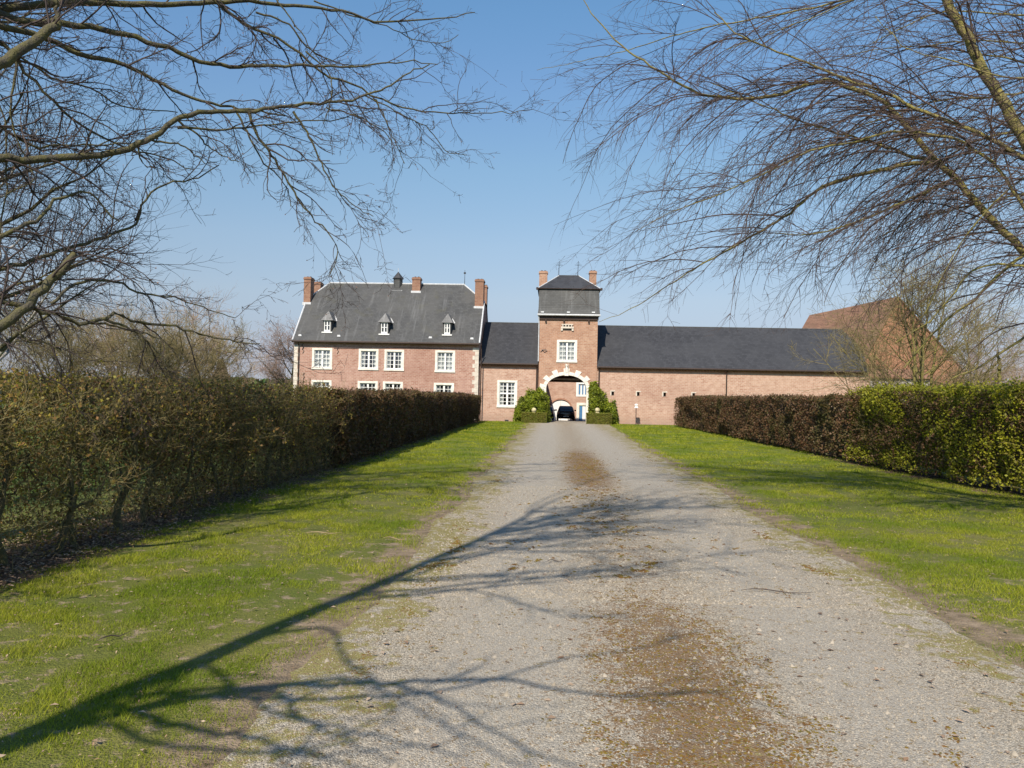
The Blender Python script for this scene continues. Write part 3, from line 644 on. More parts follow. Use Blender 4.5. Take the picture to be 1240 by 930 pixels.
for x in (HXR-.1, xr): wb.face([(x, YW, 0), (x, yr*2-YW, 0), (x, yr*2-YW, ze1-.32), (x, YW, ze1-.32)])
wb.build('wall', ['brick_barn', 'room_dark'], wing)
def corbel(parent, x0, x1, zt, y):
    c = MB(); c.box(x0, x1, y-.03, y+.1, zt-.32, zt-.24); c.box(x0, x1, y-.05, y+.1, zt-.10, zt)
    n = int((x1-x0)/.26)
    for i in range(n): xx = x0+(x1-x0)*(i+.25)/n; c.box(xx, xx+.13, y-.045, y+.1, zt-.24, zt-.10)
    c.box(x0, x1, y+.01, y+.1, zt-.24, zt-.10)
    c.build('corbel_course', 'brick_corbel', parent)
corbel(wing, HXR-.05, xr, ze1-.02, YW)
tubeline('gutter', [(xl+.1, y0-.08, ze1-.08), (xr, y0-.08, ze1-.08)], .075, 'gutter_dark', wing, 8)
xd = X_(650.2, YW); tubeline('downpipe', [(xd, y0-.06, ze1-.1), (xd, YW-.12, ze1-.4), (xd, YW-.1, 0)], .055, 'gutter_dark', wing, 8)
p = at_y(613.5, 509.5, YW); MB().box(p.x-.16, p.x+.16, YW-.02, YW+.05, p.z-.1, p.z+.08).build('cellar_grille', 'iron', wing)

# ================================================================== gate tower
YT = 64.35; TD = 5.6
tx0, tx1 = X_(651.9, YT, 470), X_(722.4, YT, 470); ztw = Z_(687, 382.6, YT)
tower = empty('gate_tower', ((tx0+tx1)/2, YT+TD/2, 0), 'square brick gate tower with arched gateway, slate mansard roof, two crosses and two chimneys', 'tower')
ax = X_(685.5, YT, 480); hw = 24.2/FPX*YT; zc = Z_(685, 470.5, YT); zt = Z_(685, 454.3, YT); rise = zt-zc
print('tower', tx0, tx1, ztw, 'arch', ax, hw, zc, zt)
wb = MB(); wz0, wz1 = Z_(686, 438.9, YT), Z_(686, 411.6, YT); wx0_, wx1_ = X_(674.2, YT, 425), X_(698.8, YT, 425)
h = window(tower, wx0_, wx1_, wz0, wz1, YT, rows=4, curtain=.8)
arch_hole = (ax-hw, ax+hw, 0, zt)
bz0, bz1 = Z_(686, 399.6, YT), Z_(686, 397.4, YT); bx0, bx1 = X_(681.5, YT, 398), X_(692, YT, 398)
front_wall(wb, tx0, tx1, 0, ztw, YT, [h, arch_hole], depth=.16)
wb.f = [f for f in wb.f]; 
# take the rectangular reveals of the arch away again (last four faces) and fill the spandrels
for _ in range(4): wb.f.pop(); wb.mi.pop()
NA = 24
arc = [(ax-hw*math.cos(math.pi*i/NA), zc+rise*math.sin(math.pi*i/NA)) for i in range(NA+1)]
for (a, c), (b, d) in zip(arc, arc[1:]):
    wb.face([(a, YT, c), (b, YT, d), (b, YT, zt), (a, YT, zt)])
yk = YT+.45; hw2 = hw+.28; zt2 = zt+.28
for (a, c), (b, d) in zip(arc, arc[1:]): wb.face([(a, YT, c), (a, yk, c), (b, yk, d), (b, YT, d)])
for x in (ax-hw, ax+hw): wb.face([(x, YT, 0), (x, yk, 0), (x, yk, zc), (x, YT, zc)])
yB = YT+TD
# back face of front wall, passage walls, ceiling, rear wall with flat lintel
for x in (ax-hw2, ax+hw2): wb.face([(x, yk, -.05), (x, yB, -.05), (x, yB, zt2+.1), (x, yk, zt2+.1)])
wb.face([(ax-hw2, yk, 0), (ax-hw, yk, 0), (ax-hw, yk, zc), (ax-hw2, yk, zc)]); wb.face([(ax+hw, yk, 0), (ax+hw2, yk, 0), (ax+hw2, yk, zc), (ax+hw, yk, zc)])
for (a, c), (b, d) in zip(arc, arc[1:]): wb.face([(a, yk, c), (b, yk, d), (b, yk, zt2+.1), (a, yk, zt2+.1)])
wb.face([(ax-hw2, yk, zc), (ax-hw, yk, zc), (ax-hw, yk, zt2+.1), (ax-hw2, yk, zt2+.1)]); wb.face([(ax+hw, yk, zc), (ax+hw2, yk, zc), (ax+hw2, yk, zt2+.1), (ax+hw, yk, zt2+.1)])
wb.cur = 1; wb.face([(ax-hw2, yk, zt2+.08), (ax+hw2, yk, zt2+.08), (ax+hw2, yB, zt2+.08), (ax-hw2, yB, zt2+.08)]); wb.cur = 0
zl = at_y(685, 462.5, yB).z
xs0, xs1 = tx0, tx1
wb.face([(xs0, yB, -.05), (ax-hw2, yB, -.05), (ax-hw2, yB, ztw), (xs0, yB, ztw)]); wb.face([(ax+hw2, yB, -.05), (xs1, yB, -.05), (xs1, yB, ztw), (ax+hw2, yB, ztw)])
wb.face([(ax-hw2, yB, zl), (ax+hw2, yB, zl), (ax+hw2, yB, ztw), (ax-hw2, yB, ztw)])
wb.face([(xs0, YT, 0), (xs0, yB, 0), (xs0, yB, ztw), (xs0, YT, ztw)]); wb.face([(xs1, YT, 0), (xs1, yB, 0), (xs1, yB, ztw), (xs1, YT, ztw)])
wb.cur = 1; niche(wb, h, YT); wb.cur = 0
wb.build('wall', ['brick_tower', 'room_dark'], tower)
MB().box(ax-hw2+.01, ax+hw2-.01, yB-.35, yB-.02, zl-.02, zl+.22).build('lintel_beam', 'timber_dark', tower)
MB().box(ax-hw2+.01, ax+hw2-.01, yB-.8, yB-.42, zl+.16, zl+.30).build('ceiling_beam', 'limestone_warm', tower)  # wooden beam, its lit look put into a pale stone colour
# arch stones: smooth band and projecting keyed voussoirs
s_ = MB(); bw = .28
def ell(th, g): return (ax-(hw+g)*math.cos(th), zc+(rise+g)*math.sin(th))
def seg(t0, t1, g0, g1, e):
    n = 4; poly = [ell(t0+(t1-t0)*i/n, g0) for i in range(n+1)]+[ell(t1-(t1-t0)*i/n, g1) for i in range(n+1)]
    s_.prism([(x, YT-e, z) for x, z in poly], (0, e+.10, 0))
NV = 13
for i in range(NV):
    t0, t1 = math.pi*i/NV+.006, math.pi*(i+1)/NV-.006
    seg(t0, t1, 0, bw+(.28 if i % 2 == 0 else 0), .05)
s_.box(ax-hw-.34, ax-hw, YT-.05, YT+.10, 0, zc-.01); s_.box(ax+hw, ax+hw+.34, YT-.05, YT+.10, 0, zc-.01)
s_.box(ax-hw-.5, ax-hw, YT-.07, YT+.10, zc-.22, zc-.005); s_.box(ax+hw, ax+hw+.5, YT-.07, YT+.10, zc-.22, zc-.005)
s_.build('arch_stones', 'limestone', tower)
k0 = Z_(686, 451.4, YT); st = MB(); st.box(ax-.17, ax+.17, YT-.22, YT-.052, k0-.25, k0+.02, (.02, .02)); st.tube([(ax, YT-.13, k0), (ax, YT-.13, k0+.35), (ax, YT-.13, k0+.5), (ax, YT-.13, k0+.62), (ax, YT-.13, k0+.72)], [.13, .10, .05, .085, .03], 8)
st.box(ax-.14, ax-.11, YT-.2, YT-.051, k0, k0+.75); st.box(ax+.11, ax+.14, YT-.2, YT-.051, k0, k0+.75); st.build('niche_figure', 'limestone', tower)
# stone tablet with slot under the eaves
q = MB(); zA, zB = Z_(686, 400.6, YT), Z_(686, 393.6, YT); xa, xb = X_(679.2, YT, 398), X_(694.7, YT, 398)
q.box(xa, xb, YT-.12, YT+.02, zA+.20, zA+.34); q.box(xa, xa+.16, YT-.10, YT+.02, zA, zA+.20); q.box(xb-.16, xb, YT-.10, YT+.02, zA, zA+.20)
for i in range(4): xx = xa+.12+i*(xb-xa-.24-.1)/3; q.box(xx, xx+.08, YT-.08, YT+.02, zA+.34, zB)
q.box(xa+.05, xb-.05, YT-.09, YT+.02, zB, zB+.08); q.build('stone_tablet', 'limestone_warm', tower)
q = MB(); q.box(xa+.16, xb-.16, YT-.012, YT+.01, zA+.02, zA+.2); q.box(xa+.1, xb-.1, YT-.014, YT+.01, zA+.34, zB); q.build('tablet_opening', 'room_dark', tower)
p = at_y(658.6, 425.5, YT-.03); m_ = MB(); m_.tube([p+Vector((-.28, 0, -.06)), p+Vector((-.1, 0, .08)), p+Vector((.05, 0, -.08)), p+Vector((.28, 0, .06))], .03, 5); m_.tube([p+Vector((-.2, 0, .12)), p+Vector((.2, 0, .14))], .025, 5); m_.build('wall_anchor', 'iron', tower)
# mansard: steep lower slope, eaves break, truncated hipped cap
zm0 = Z_(687, 381.0, YT-.25); zm1 = Z_(687, 348.8, YT); of = .17
ms_ = MB(); x0, x1 = tx0-of, tx1+of; ya, yb2 = YT-.25, yB+.25; i_ = .0
L0 = [Vector((x0, ya, zm0)), Vector((x1, ya, zm0)), Vector((x1, yb2, zm0)), Vector((x0, yb2, zm0))]
Lm = [Vector((x0+.05, ya+.22, zm0+.55)), Vector((x1-.05, ya+.22, zm0+.55)), Vector((x1-.05, yb2-.22, zm0+.55)), Vector((x0+.05, yb2-.22, zm0+.55))]
L1 = [Vector((x0+.08, ya+.55, zm1)), Vector((x1-.08, ya+.55, zm1)), Vector((x1-.08, yb2-.55, zm1)), Vector((x0+.08, yb2-.55, zm1))]
for A_, B_ in ((L0, Lm), (Lm, L1)):
    for i in range(4): j = (i+1) % 4; ms_.face([A_[i], A_[j], B_[j], B_[i]])
ms_.face(L0[::-1]); tr_ = ms_.build('roof', 'slate_tower', tower)
ycm = (YT+yB)/2; e_ = .16
U = [Vector((x0+.08-e_, ya+.55-e_, zm1-.03)), Vector((x1-.08+e_, ya+.55-e_, zm1-.03)), Vector((x1-.08+e_, yb2-.55+e_, zm1-.03)), Vector((x0+.08-e_, yb2-.55+e_, zm1-.03))]
zrt = at_y(688, 333.9, ycm).z; ra, rb = Vector((X_(676.8, ycm, 334), ycm, zrt)), Vector((X_(701.0, ycm, 334), ycm, zrt))
cp = MB(); cp.face([U[0], U[1], rb, ra]); cp.face([U[2], U[3], ra, rb]); cp.face([U[1], U[2], rb]); cp.face([U[3], U[0], ra]); cp.face(U[::-1]); cp.build('roof_cap', 'slate_dark', tower)
for a, b in ((U[0], ra), (U[1], rb)): tubeline('hip_capping', [a, b], .045, 'zinc', tr_)
tubeline('ridge_capping', [ra, rb], .05, 'slate_tower', tr_)
tubeline('cap_gutter', [U[0]+Vector((-.12, 0, .0)), U[1]+Vector((.12, 0, 0))], .03, 'gutter_dark', tr_)
for s, u in ((-1, U[0]), (1, U[1])): MB().box(u.x-.09, u.x+.09, u.y-.1, u.y+.15, u.z-.12, u.z+.08).build('gutter_outlet', 'gutter_dark', tr_)
tubeline('gutter', [(x0-.02, ya-.06, zm0-.03), (x1+.02, ya-.06, zm0-.03)], .08, 'zinc', tower, 8)
MB().box(tx0-.05, tx1+.05, YT-.12, YT-.004, zm0-.42, zm0-.08).build('eaves_board', 'gutter_dark', tower)
for px in (661, 683, 713): p = at_y(px, 385.5, YT); MB().box(p.x-.06, p.x+.06, YT-.2, YT-.005, zm0-.62, zm0-.42).build('eaves_bracket', 'gutter_dark', tower)
for px, py in ((656.8, 378), (688.4, 378.4), (718.6, 378.6)): p = at_y(px, py, ya+.02); MB().box(p.x-.13, p.x+.13, p.y-.05, p.y+.1, p.z-.04, p.z+.08).build('roof_vent', 'zinc', tr_)
for px, r_ in ((677.2, ra), (700.2, rb)):
    c_ = MB(); b0 = at_y(px-.6, 333.5, ycm); t0 = at_y(px+.2, 316.2, ycm); c_.tube([b0, t0], [.03, .018], 5)
    zz = at_y(px, 321.0, ycm).z; c_.tube([(t0.x-.30, ycm, zz), (t0.x+.30, ycm, zz)], .018, 5); c_.tube([(t0.x-.14, ycm, zz+.14), (t0.x, ycm, zz+.3), (t0.x+.14, ycm, zz+.14), (t0.x, ycm, zz-.14), (t0.x-.14, ycm, zz+.14)], .012, 4)
    c_.build('iron_cross', 'iron', tower)
for a, b, pt in ((653.1, 662.8, 328.0), (713.9, 722.3, 327.8)):
    yq = ycm-.6; chimney(tower, X_(a, yq, 335), X_(b, yq, 335), yq, yq+.8, zm1-.5, at_y(a, pt, yq).z, mat='brick_tower', flash=False)
xd = tx0-.05; tubeline('downpipe', [(xd-.05, ya, zm0), (xd, YT-.07, zm0-.6), (xd, YT-.07, ze1+.2)], .045, 'zinc', tower, 8)

# ================================================================== long barn
YB = 64.5; by0 = YB-.25; byr = YB+4.7
barn = empty('long_barn', (16, YB+4.7, 0), 'long low brick barn with plain dark slate roof running right from the gate tower', 'barn')
ze2 = (at_y(740, 443.2, by0).z+at_y(1045, 450.2, by0).z)/2; zr2 = (at_y(740, 394.2, byr).z+at_y(990, 399.0, byr).z)/2
print('barn', ze2, zr2, at_y(740, 443.2, by0).z, at_y(1045, 450.2, by0).z, at_y(740, 394.2, byr).z, at_y(990, 399.0, byr).z)
SB = (by0, ze2, byr, zr2); fyb = lambda z: by0+(byr-by0)*(z-ze2)/(zr2-ze2)
bx = tx1+.02; E = at_y(1051.5, 450.3, by0); 
ends = [on_slope(px, py, *SB) for px, py in ((1019, 400.5), (1033, 411.5), (1043.5, 424.5))]
fr_ = [Vector((bx, by0, ze2)), Vector((bx, byr-.01, zr2-.01)), Vector((bx, byr, zr2)), Vector((ends[0].x, byr, zr2)), ends[1], ends[2], Vector((E.x, by0, ze2))]
broof = roof_solid(barn, fr_, 0, 0, byr, 'slate_dark')
bxr = ends[2].x-.15
tubeline('ridge_capping', [(bx, byr, zr2), (ends[0].x, byr, zr2)], .05, 'slate_tower', broof)
tubeline('verge_trim', [fr_[3], fr_[4], fr_[5], fr_[6]], .035, 'slate_tower', broof)
wb = MB(); slots = []
for px, py in ((742.0, 476.5), (772.9, 477.1), (804.9, 477.8), (840, 478.5)):
    p = at_y(px, py, YB); slots.append((p.x-.11, p.x+.11, p.z-.17, p.z+.17))
front_wall(wb, tx1, bxr, 0, ze2-.32, YB, slots, depth=.3)
for s in slots: wb.cur = 1; wb.face([(s[0], YB+.29, s[2]), (s[1], YB+.29, s[2]), (s[1], YB+.29, s[3]), (s[0], YB+.29, s[3])]); wb.cur = 0
wb.face([(bxr, YB, 0), (bxr, byr*2-YB, 0), (bxr, byr*2-YB, ze2), (bxr, byr, ends[2].z), (bxr, YB, ze2)])
wb.face([(tx1, byr*2-YB, 0), (bxr, byr*2-YB, 0), (bxr, byr*2-YB, ze2), (tx1, byr*2-YB, ze2)])
wb.build('wall', ['brick_barn', 'room_dark'], barn)
for s in slots: m_ = MB(); m_.box(s[0]-.1, s[1]+.1, YB-.015, YB+.05, s[3], s[3]+.09); m_.box(s[0]-.1, s[0], YB-.014, YB+.05, s[2], s[3]); m_.build('slot_stone', 'limestone_warm', barn)
corbel(barn, tx1+.01, bxr, ze2-.02, YB)
tubeline('gutter', [(bx+.05, by0-.08, ze2-.08), (E.x, by0-.08, ze2-.08)], .08, 'gutter_dark', barn, 8)
for px in (725.2, 879.5):
    xd = X_(px, YB, 460); tubeline('downpipe', [(xd, by0-.06, ze2-.1), (xd, YB-.12, ze2-.4), (xd, YB-.1, 0)], .055, 'gutter_dark', barn, 8)

# ================================================================== tall rear barn, right
ra_ = at_y(1087.6, 361.6, 80); YA = 80.0
rear = empty('rear_barn', (ra_.x, 86, 0), 'tall old brown brick barn with tiled roof rising behind the end of the long barn', 'barn')
g1 = at_y(1168, 452, 82.5); A = ra_; rbk = at_y(980, 396.6, 98.0); g0 = at_y(1036, 446, 79.0)
g0b = Vector((g0.x, g0.y, 4.6)); g1b = Vector((g1.x, g1.y, g1.z))
wb = MB(); wb.face([(g0.x, g0.y, 0), (g1.x, g1.y, 0), g1b, A, g0b])
dv = rbk-A; dv.z = 0
wb.face([Vector((g0.x, g0.y, 0)), g0b, g0b+dv, Vector((g0.x, g0.y, 0))+dv]); wb.face([Vector((g1.x, g1.y, 0)), g1b, g1b+dv, Vector((g1.x, g1.y, 0))+dv])
wb.build('wall', 'brick_rear', rear)
rf = MB(); bk = Vector((rbk.x, rbk.y, A.z)); fwd = -dv.normalized()*.15+Vector((0, 0, .06))
rf.prism([A+fwd, g0b+fwd+Vector((-.3, -.2, -.25)), g0b+dv+Vector((-.3, 0, -.2)), bk+Vector((0, 0, .06))], (0, 0, .14)); rf.prism([A+fwd, bk+Vector((0, 0, .06)), g1b+dv, g1b+fwd], (0, 0, .14)); rf.build('roof', 'tile_rear', rear)
for px, py in ((1085.2, 379.7), (1070, 402)):
    d = ray(px, py); n_ = (g1-g0).cross(Vector((0, 0, 1))); t_ = (g0-Vector((0, 0, CAMZ))).dot(n_)/d.dot(n_); p = Vector((0, 0, CAMZ))+d*t_
    MB().tube([p+Vector((.1, -.12, 0)).normalized()*.12*1, p+Vector((.0, .1, 0))], .26, 10).build('round_opening', 'room_dark', rear)
lean = empty('lean_to_shed', (g0.x+1, 73, 0), 'low grey shed wall under the rear barn just above the right hedge', 'shed')
a_ = at_y(1052, 455, 71.5); b_2 = at_y(1128, 456, 71.5); mb = MB(); mb.box(a_.x, b_2.x, 71.5, 74.5, 0, a_.z-.15); mb.build('wall', 'plaster_grey', lean)
mb = MB(); mb.prism([Vector((a_.x-.2, 71.2, a_.z-.2)), Vector((b_2.x+.2, 71.2, a_.z-.2)), Vector((b_2.x+.2, 74.7, a_.z+.7)), Vector((a_.x-.2, 74.7, a_.z+.7))], (0, 0, .1)); mb.build('roof', 'tile_rear', lean)

# ================================================================== courtyard house seen through the arch, and an unseen range that shades it
YF = 82.0; G0 = -.4
court = empty('courtyard_house', (2, YF, G0), 'pale brick courtyard range with white arched garage door and blue shutters seen through the gateway', 'house')
wb = MB(); gx0, gx1 = X_(667.0, YF, 500), X_(690.6, YF, 500); gz1 = at_y(680, 483.8, YF).z
dx0, dx1 = X_(701.2, YF, 500), X_(709.5, YF, 500); dz1 = at_y(704, 490.8, YF).z
ux0, ux1 = X_(700.6, YF, 470), X_(712, YF, 470); uz0, uz1 = at_y(704, 478, YF).z, at_y(704, 465.2, YF).z
front_wall(wb, -9, 15, G0, 5.2, YF, [(gx0, gx1, G0, gz1), (dx0, dx1+.5, G0, dz1), (ux0, ux1, uz0, uz1)], depth=.25)
gc = (gx0+gx1)/2; gh = (gx1-gx0)/2; gs = gz1-gh*.75
arc = [(gc-gh*math.cos(math.pi*i/16), gs+gh*.75*math.sin(math.pi*i/16)) for i in range(17)]
for (a, c), (b, d) in zip(arc, arc[1:]): wb.face([(a, YF+.003, c), (b, YF+.003, d), (b, YF+.003, gz1), (a, YF+.003, gz1)])
wb.build('wall', 'brick_barn', court)
rf = MB(); rf.prism([Vector((-9.2, YF-.3, 5.1)), Vector((15.2, YF-.3, 5.1)), Vector((15.2, YF+4.5, 8.3)), Vector((-9.2, YF+4.5, 8.3))], (0, 0, .15)); rf.prism([Vector((-9.2, YF+9.3, 5.1)), Vector((-9.2, YF+4.5, 8.3)), Vector((15.2, YF+4.5, 8.3)), Vector((15.2, YF+9.3, 5.1))], (0, 0, .15)); rf.build('roof', 'slate_dark', court)
gd = MB(); gd.box(gx0, gc-.01, YF+.12, YF+.18, G0, gz1); gd.box(gc+.01, gx1, YF+.12, YF+.18, G0, gz1); gd.build('garage_door', 'white_paint', court)
ab = MB()
for i in range(16):
    (a, c), (b, d) = arc[i], arc[i+1]; k = 1.14; f = lambda x, z: (gc+(x-gc)*k, gs+(z-gs)*k*1.03)
    p1, p2 = f(a, c), f(b, d); ab.prism([(a, YF-.02, c), (b, YF-.02, d), (p2[0], YF-.02, p2[1]), (p1[0], YF-.02, p1[1])], (0, .1, 0))
ab.build('brick_arch', 'brick_corbel', court)
dd = MB(); dd.box(dx0+.04, (dx0+dx1)/2-.02, YF+.05, YF+.1, G0+.05, dz1-.05); dd.box(dx1-.02, dx1+.3, YF+.05, YF+.1, G0+.05, dz1-.05); dd.build('blue_door', 'blue_paint', court)
dd = MB(); dd.box((dx0+dx1)/2-.02, dx1-.02, YF+.08, YF+.13, G0+.05, dz1-.05); dd.build('door_panel', 'white_paint', court)
dd = MB(); dd.box(dx0-.28, dx0, YF-.03, YF+.1, G0, dz1+.28); dd.box(dx0, dx1+.8, YF-.03, YF+.1, dz1, dz1+.28); dd.build('door_surround', 'limestone', court)
dd = MB(); dd.box(ux0-.25, ux0, YF-.03, YF+.1, uz0-.2, uz1+.2); dd.box(ux0, ux1+.3, YF-.03, YF+.1, uz1, uz1+.2); dd.box(ux0, ux1+.3, YF-.05, YF+.1, uz0-.2, uz0); dd.box(ux0, ux1, YF+.10, YF+.14, uz0, uz1); dd.build('window', 'white_paint', court)
dd = MB(); 
for k in range(3): xx = ux0+.05+k*.33; dd.box(xx, xx+.14, YF+.06, YF+.12, uz0+.05, uz1-.05)
dd.build('blue_shutter', 'blue_paint', court)
side = empty('shade_wing', (-5, 76, G0), 'unseen side range added behind the linking wing to shadow the courtyard wall', 'wing')  # out of view, added so its eaves throw the slanting shadow on the far wall
mb = MB(); mb.box(-9, -1.35, 74.0, YF-.01, G0, 5.2); mb.build('wall', 'brick_barn', side)
mb = MB(); mb.prism([Vector((-1.05, 73.8, 5.05)), Vector((-5.2, 73.8, 8.3)), Vector((-9.3, 73.8, 5.05))], (0, YF-73.8, 0)); mb.build('roof', 'slate_dark', side)

# ================================================================== lamp post by the barn, stone balls by the gate
lp = at_y(770.0, 511, 63.2); lamp = empty('marker_post', (lp.x, 63.2, 0), 'thin dark post with a small white lantern head in front of the barn wall', 'post')
zt_ = at_y(770, 494, 63.2).z; tubeline('post', [(lp.x, 63.2, 0), (lp.x, 63.2, zt_)], .03, 'iron', lamp)
m_ = MB(); m_.box(lp.x-.16, lp.x+.16, 63.06, 63.34, zt_, zt_+.06); m_.box(lp.x-.10, lp.x+.10, 63.1, 63.3, zt_+.06, zt_+.26); m_.box(lp.x-.15, lp.x+.15, 63.05, 63.35, zt_+.26, zt_+.34, (.09, .09)); m_.build('lantern_head', 'white_paint', lamp)
for px, who in ((646.6, 'left of'), (723.4, 'right of')):
    p = at_y(px, 496, 62.6); zc_ = at_y(px, 496.6, 62.6).z; o = empty('stone_finial', (p.x, 62.6, 0), f'small yellowish stone ball on a pillar behind the clipped box hedge {who} the gateway', 'finial', 'stone balls flanking the gateway')
    MB().box(p.x-.14, p.x+.14, 62.46, 62.74, 0, zc_-.16).build('pillar', 'stone_ball', o)
    pr = [(p.x, 62.6, zc_+.2*math.sin(a)) for a in np.linspace(-1.5, 1.5, 9)]; MB().tube(pr, [.2*math.cos(a)+.005 for a in np.linspace(-1.5, 1.5, 9)], 12).build('ball', 'stone_ball', o, smooth=True)

# ================================================================== cars
def make_car(label):
    W = .86; root = empty('parked_car', (0, 0, 0), label, 'car')
    # body: lofted sections along its length (rear faces -y), half width / heights
    prof = [(-2.02, .70, .34, .78), (-1.98, .80, .28, .92), (-1.7, .85, .22, .96), (-1.2, .86, .20, .95), (0, .86, .20, .93), (.95, .86, .20, .92), (1.5, .84, .22, .82), (1.85, .78, .28, .70), (1.97, .66, .34, .6)]
    mb = MB(); rings = []
    for y, w_, z0, z1 in prof:
        rings.append([(-w_*.92, y, z0), (-w_, y, z0+.15), (-w_, y, z1-.18), (-w_*.93, y, z1-.03), (-w_*.6, y, z1+.01), (w_*.6, y, z1+.01), (w_*.93, y, z1-.03), (w_, y, z1-.18), (w_, y, z0+.15), (w_*.92, y, z0)])
    def loft(mb, rings):
        b = len(mb.v); n = len(rings[0])
        for r in rings: mb.v += r
        for i in range(len(rings)-1):
            for k in range(n): mb.f.append([b+i*n+k, b+i*n+(k+1) % n, b+(i+1)*n+(k+1) % n, b+(i+1)*n+k]); mb.mi.append(mb.cur)
        mb.f.append([b+k for k in range(n)][::-1]); mb.f.append([b+(len(rings)-1)*n+k for k in range(n)]); mb.mi += [mb.cur]*2
    loft(mb, rings)
    cab = []
    for z, yr_, yf, w_ in ((.90, -1.88, 1.0, .80), (1.12, -1.72, .62, .74), (1.36, -1.48, .18, .64), (1.44, -1.2, -.1, .56)):
        cab.append([(-w_, yr_+.12, z), (-w_*.8, yr_, z), (w_*.8, yr_, z), (w_, yr_+.12, z), (w_, yf-.1, z), (w_*.8, yf, z), (-w_*.8, yf, z), (-w_, yf-.1, z)])
    loft(mb, cab); mb.build('body', 'car_paint', root, bevel=.03, smooth=True)
    g = MB(); g.face([(-.58, -1.835, .98), (.58, -1.835, .98), (.5, -1.525, 1.33), (-.5, -1.525, 1.33)]); g.build('rear_window', 'glass_car', root)
    for s in (-1, 1):
        g = MB(); g.face([(s*.79, -1.5, .98), (s*.79, .72, .98), (s*.665, .1, 1.33), (s*.665, -1.25, 1.33)]); g.build('side_window', 'glass_car', root)
        MB().box(s*.70-.12, s*.70+.12, -2.01, -1.9, .68, .86, (.02, 0)).build('tail_light', 'lamp_red', root)
        MB().box(s*.95-.09, s*.95+.09, .55, .68, .93, 1.07, (.02, .02)).build('wing_mirror', 'car_paint', root)
        for y in (-1.3, 1.25):
            wh = MB().tube([(s*.70, y, .31), (s*.87, y, .31)], .31, 20).build('wheel', 'rubber', root)
            MB().tube([(s*.86, y, .31), (s*.885, y, .31)], .19, 14).build('rim', 'wheel_metal', wh)
    MB().box(-.26, .26, -2.045, -2.0, .40, .51).build('number_plate', 'plate_white', root)
    MB().box(-.78, .78, -2.06, -1.96, .28, .40, (.03, 0)).build('bumper', 'rubber', root, bevel=.02)
    g = MB(); g.box(-.42, -.1, -1.60, -1.45, 1.08, 1.26); g.box(.05, .40, -1.60, -1.45, 1.08, 1.24); g.build('headrest', 'curtain_cloth', root)
    return root
car = make_car('black hatchback seen from behind, parked in the courtyard straight through the gateway')
cpos = at_y(684.8, 509, 76.2); car.location = (cpos.x, 76.2, float(gz(np.array(74.5)))-.02)
car2 = car.copy(); C.objects.link(car2); car2['label'] = 'dark car almost wholly hidden behind the left side of the gateway arch'
for ch in car.children:
    c2 = ch.copy(); C.objects.link(c2); c2.parent = car2
    for g_ in ch.children: d2 = g_.copy(); C.objects.link(d2); d2.parent = c2
cp2 = at_y(660.0, 509, 77.5); car2.location = (cp2.x, 77.8, float(gz(np.array(76.0)))-.02)
for o in (car, car2): o['group'] = 'cars parked in the courtyard'

# ================================================================== clipped plants by the gate
def blob_leaves(pts_fn, n, size, mat, parent, name='foliage', aspect=.7):
    P = pts_fn(n); V, F = quads(P, size, None, aspect); return npmesh(name, V, F, mat, parent)
def box_hedge(px0, px1, pyt, label):
    Yq = 61.8; x0, x1 = X_(px0, Yq, 505), X_(px1, Yq, 505); zt_ = at_y(px0, pyt, Yq).z
    r = empty('box_hedge', ((x0+x1)/2, Yq, 0), label, 'hedge', 'clipped hedges beside the gateway')
    def f(n):
        p = np.stack([rng.uniform(x0, x1, n), rng.uniform(Yq-.02, Yq+1.0, n), rng.uniform(0, zt_, n)], 1)
        s = rng.integers(0, 4, n); p[s <= 1, 1] = Yq+rng.random((s <= 1).sum())*.08; p[s == 2, 2] = zt_-rng.random((s == 2).sum())*.06
        e = rng.random(n) < .2; p[e, 0] = np.where(rng.random(e.sum()) < .5, x0, x1); return p
    blob_leaves(f, 9000, .06, 'leaf_box', r)
    MB().box(x0+.06, x1-.06, Yq+.08, Yq+.95, 0, zt_-.06).build('dark_core', 'timber_dark', r); return r  # solid dark box added inside the leaves against see-through
box_hedge(631.5, 662, 499.3, 'low clipped square hedge in front of the bush left of the gateway')
box_hedge(710.5, 741, 500.0, 'low clipped square hedge in front of the climber right of the gateway')
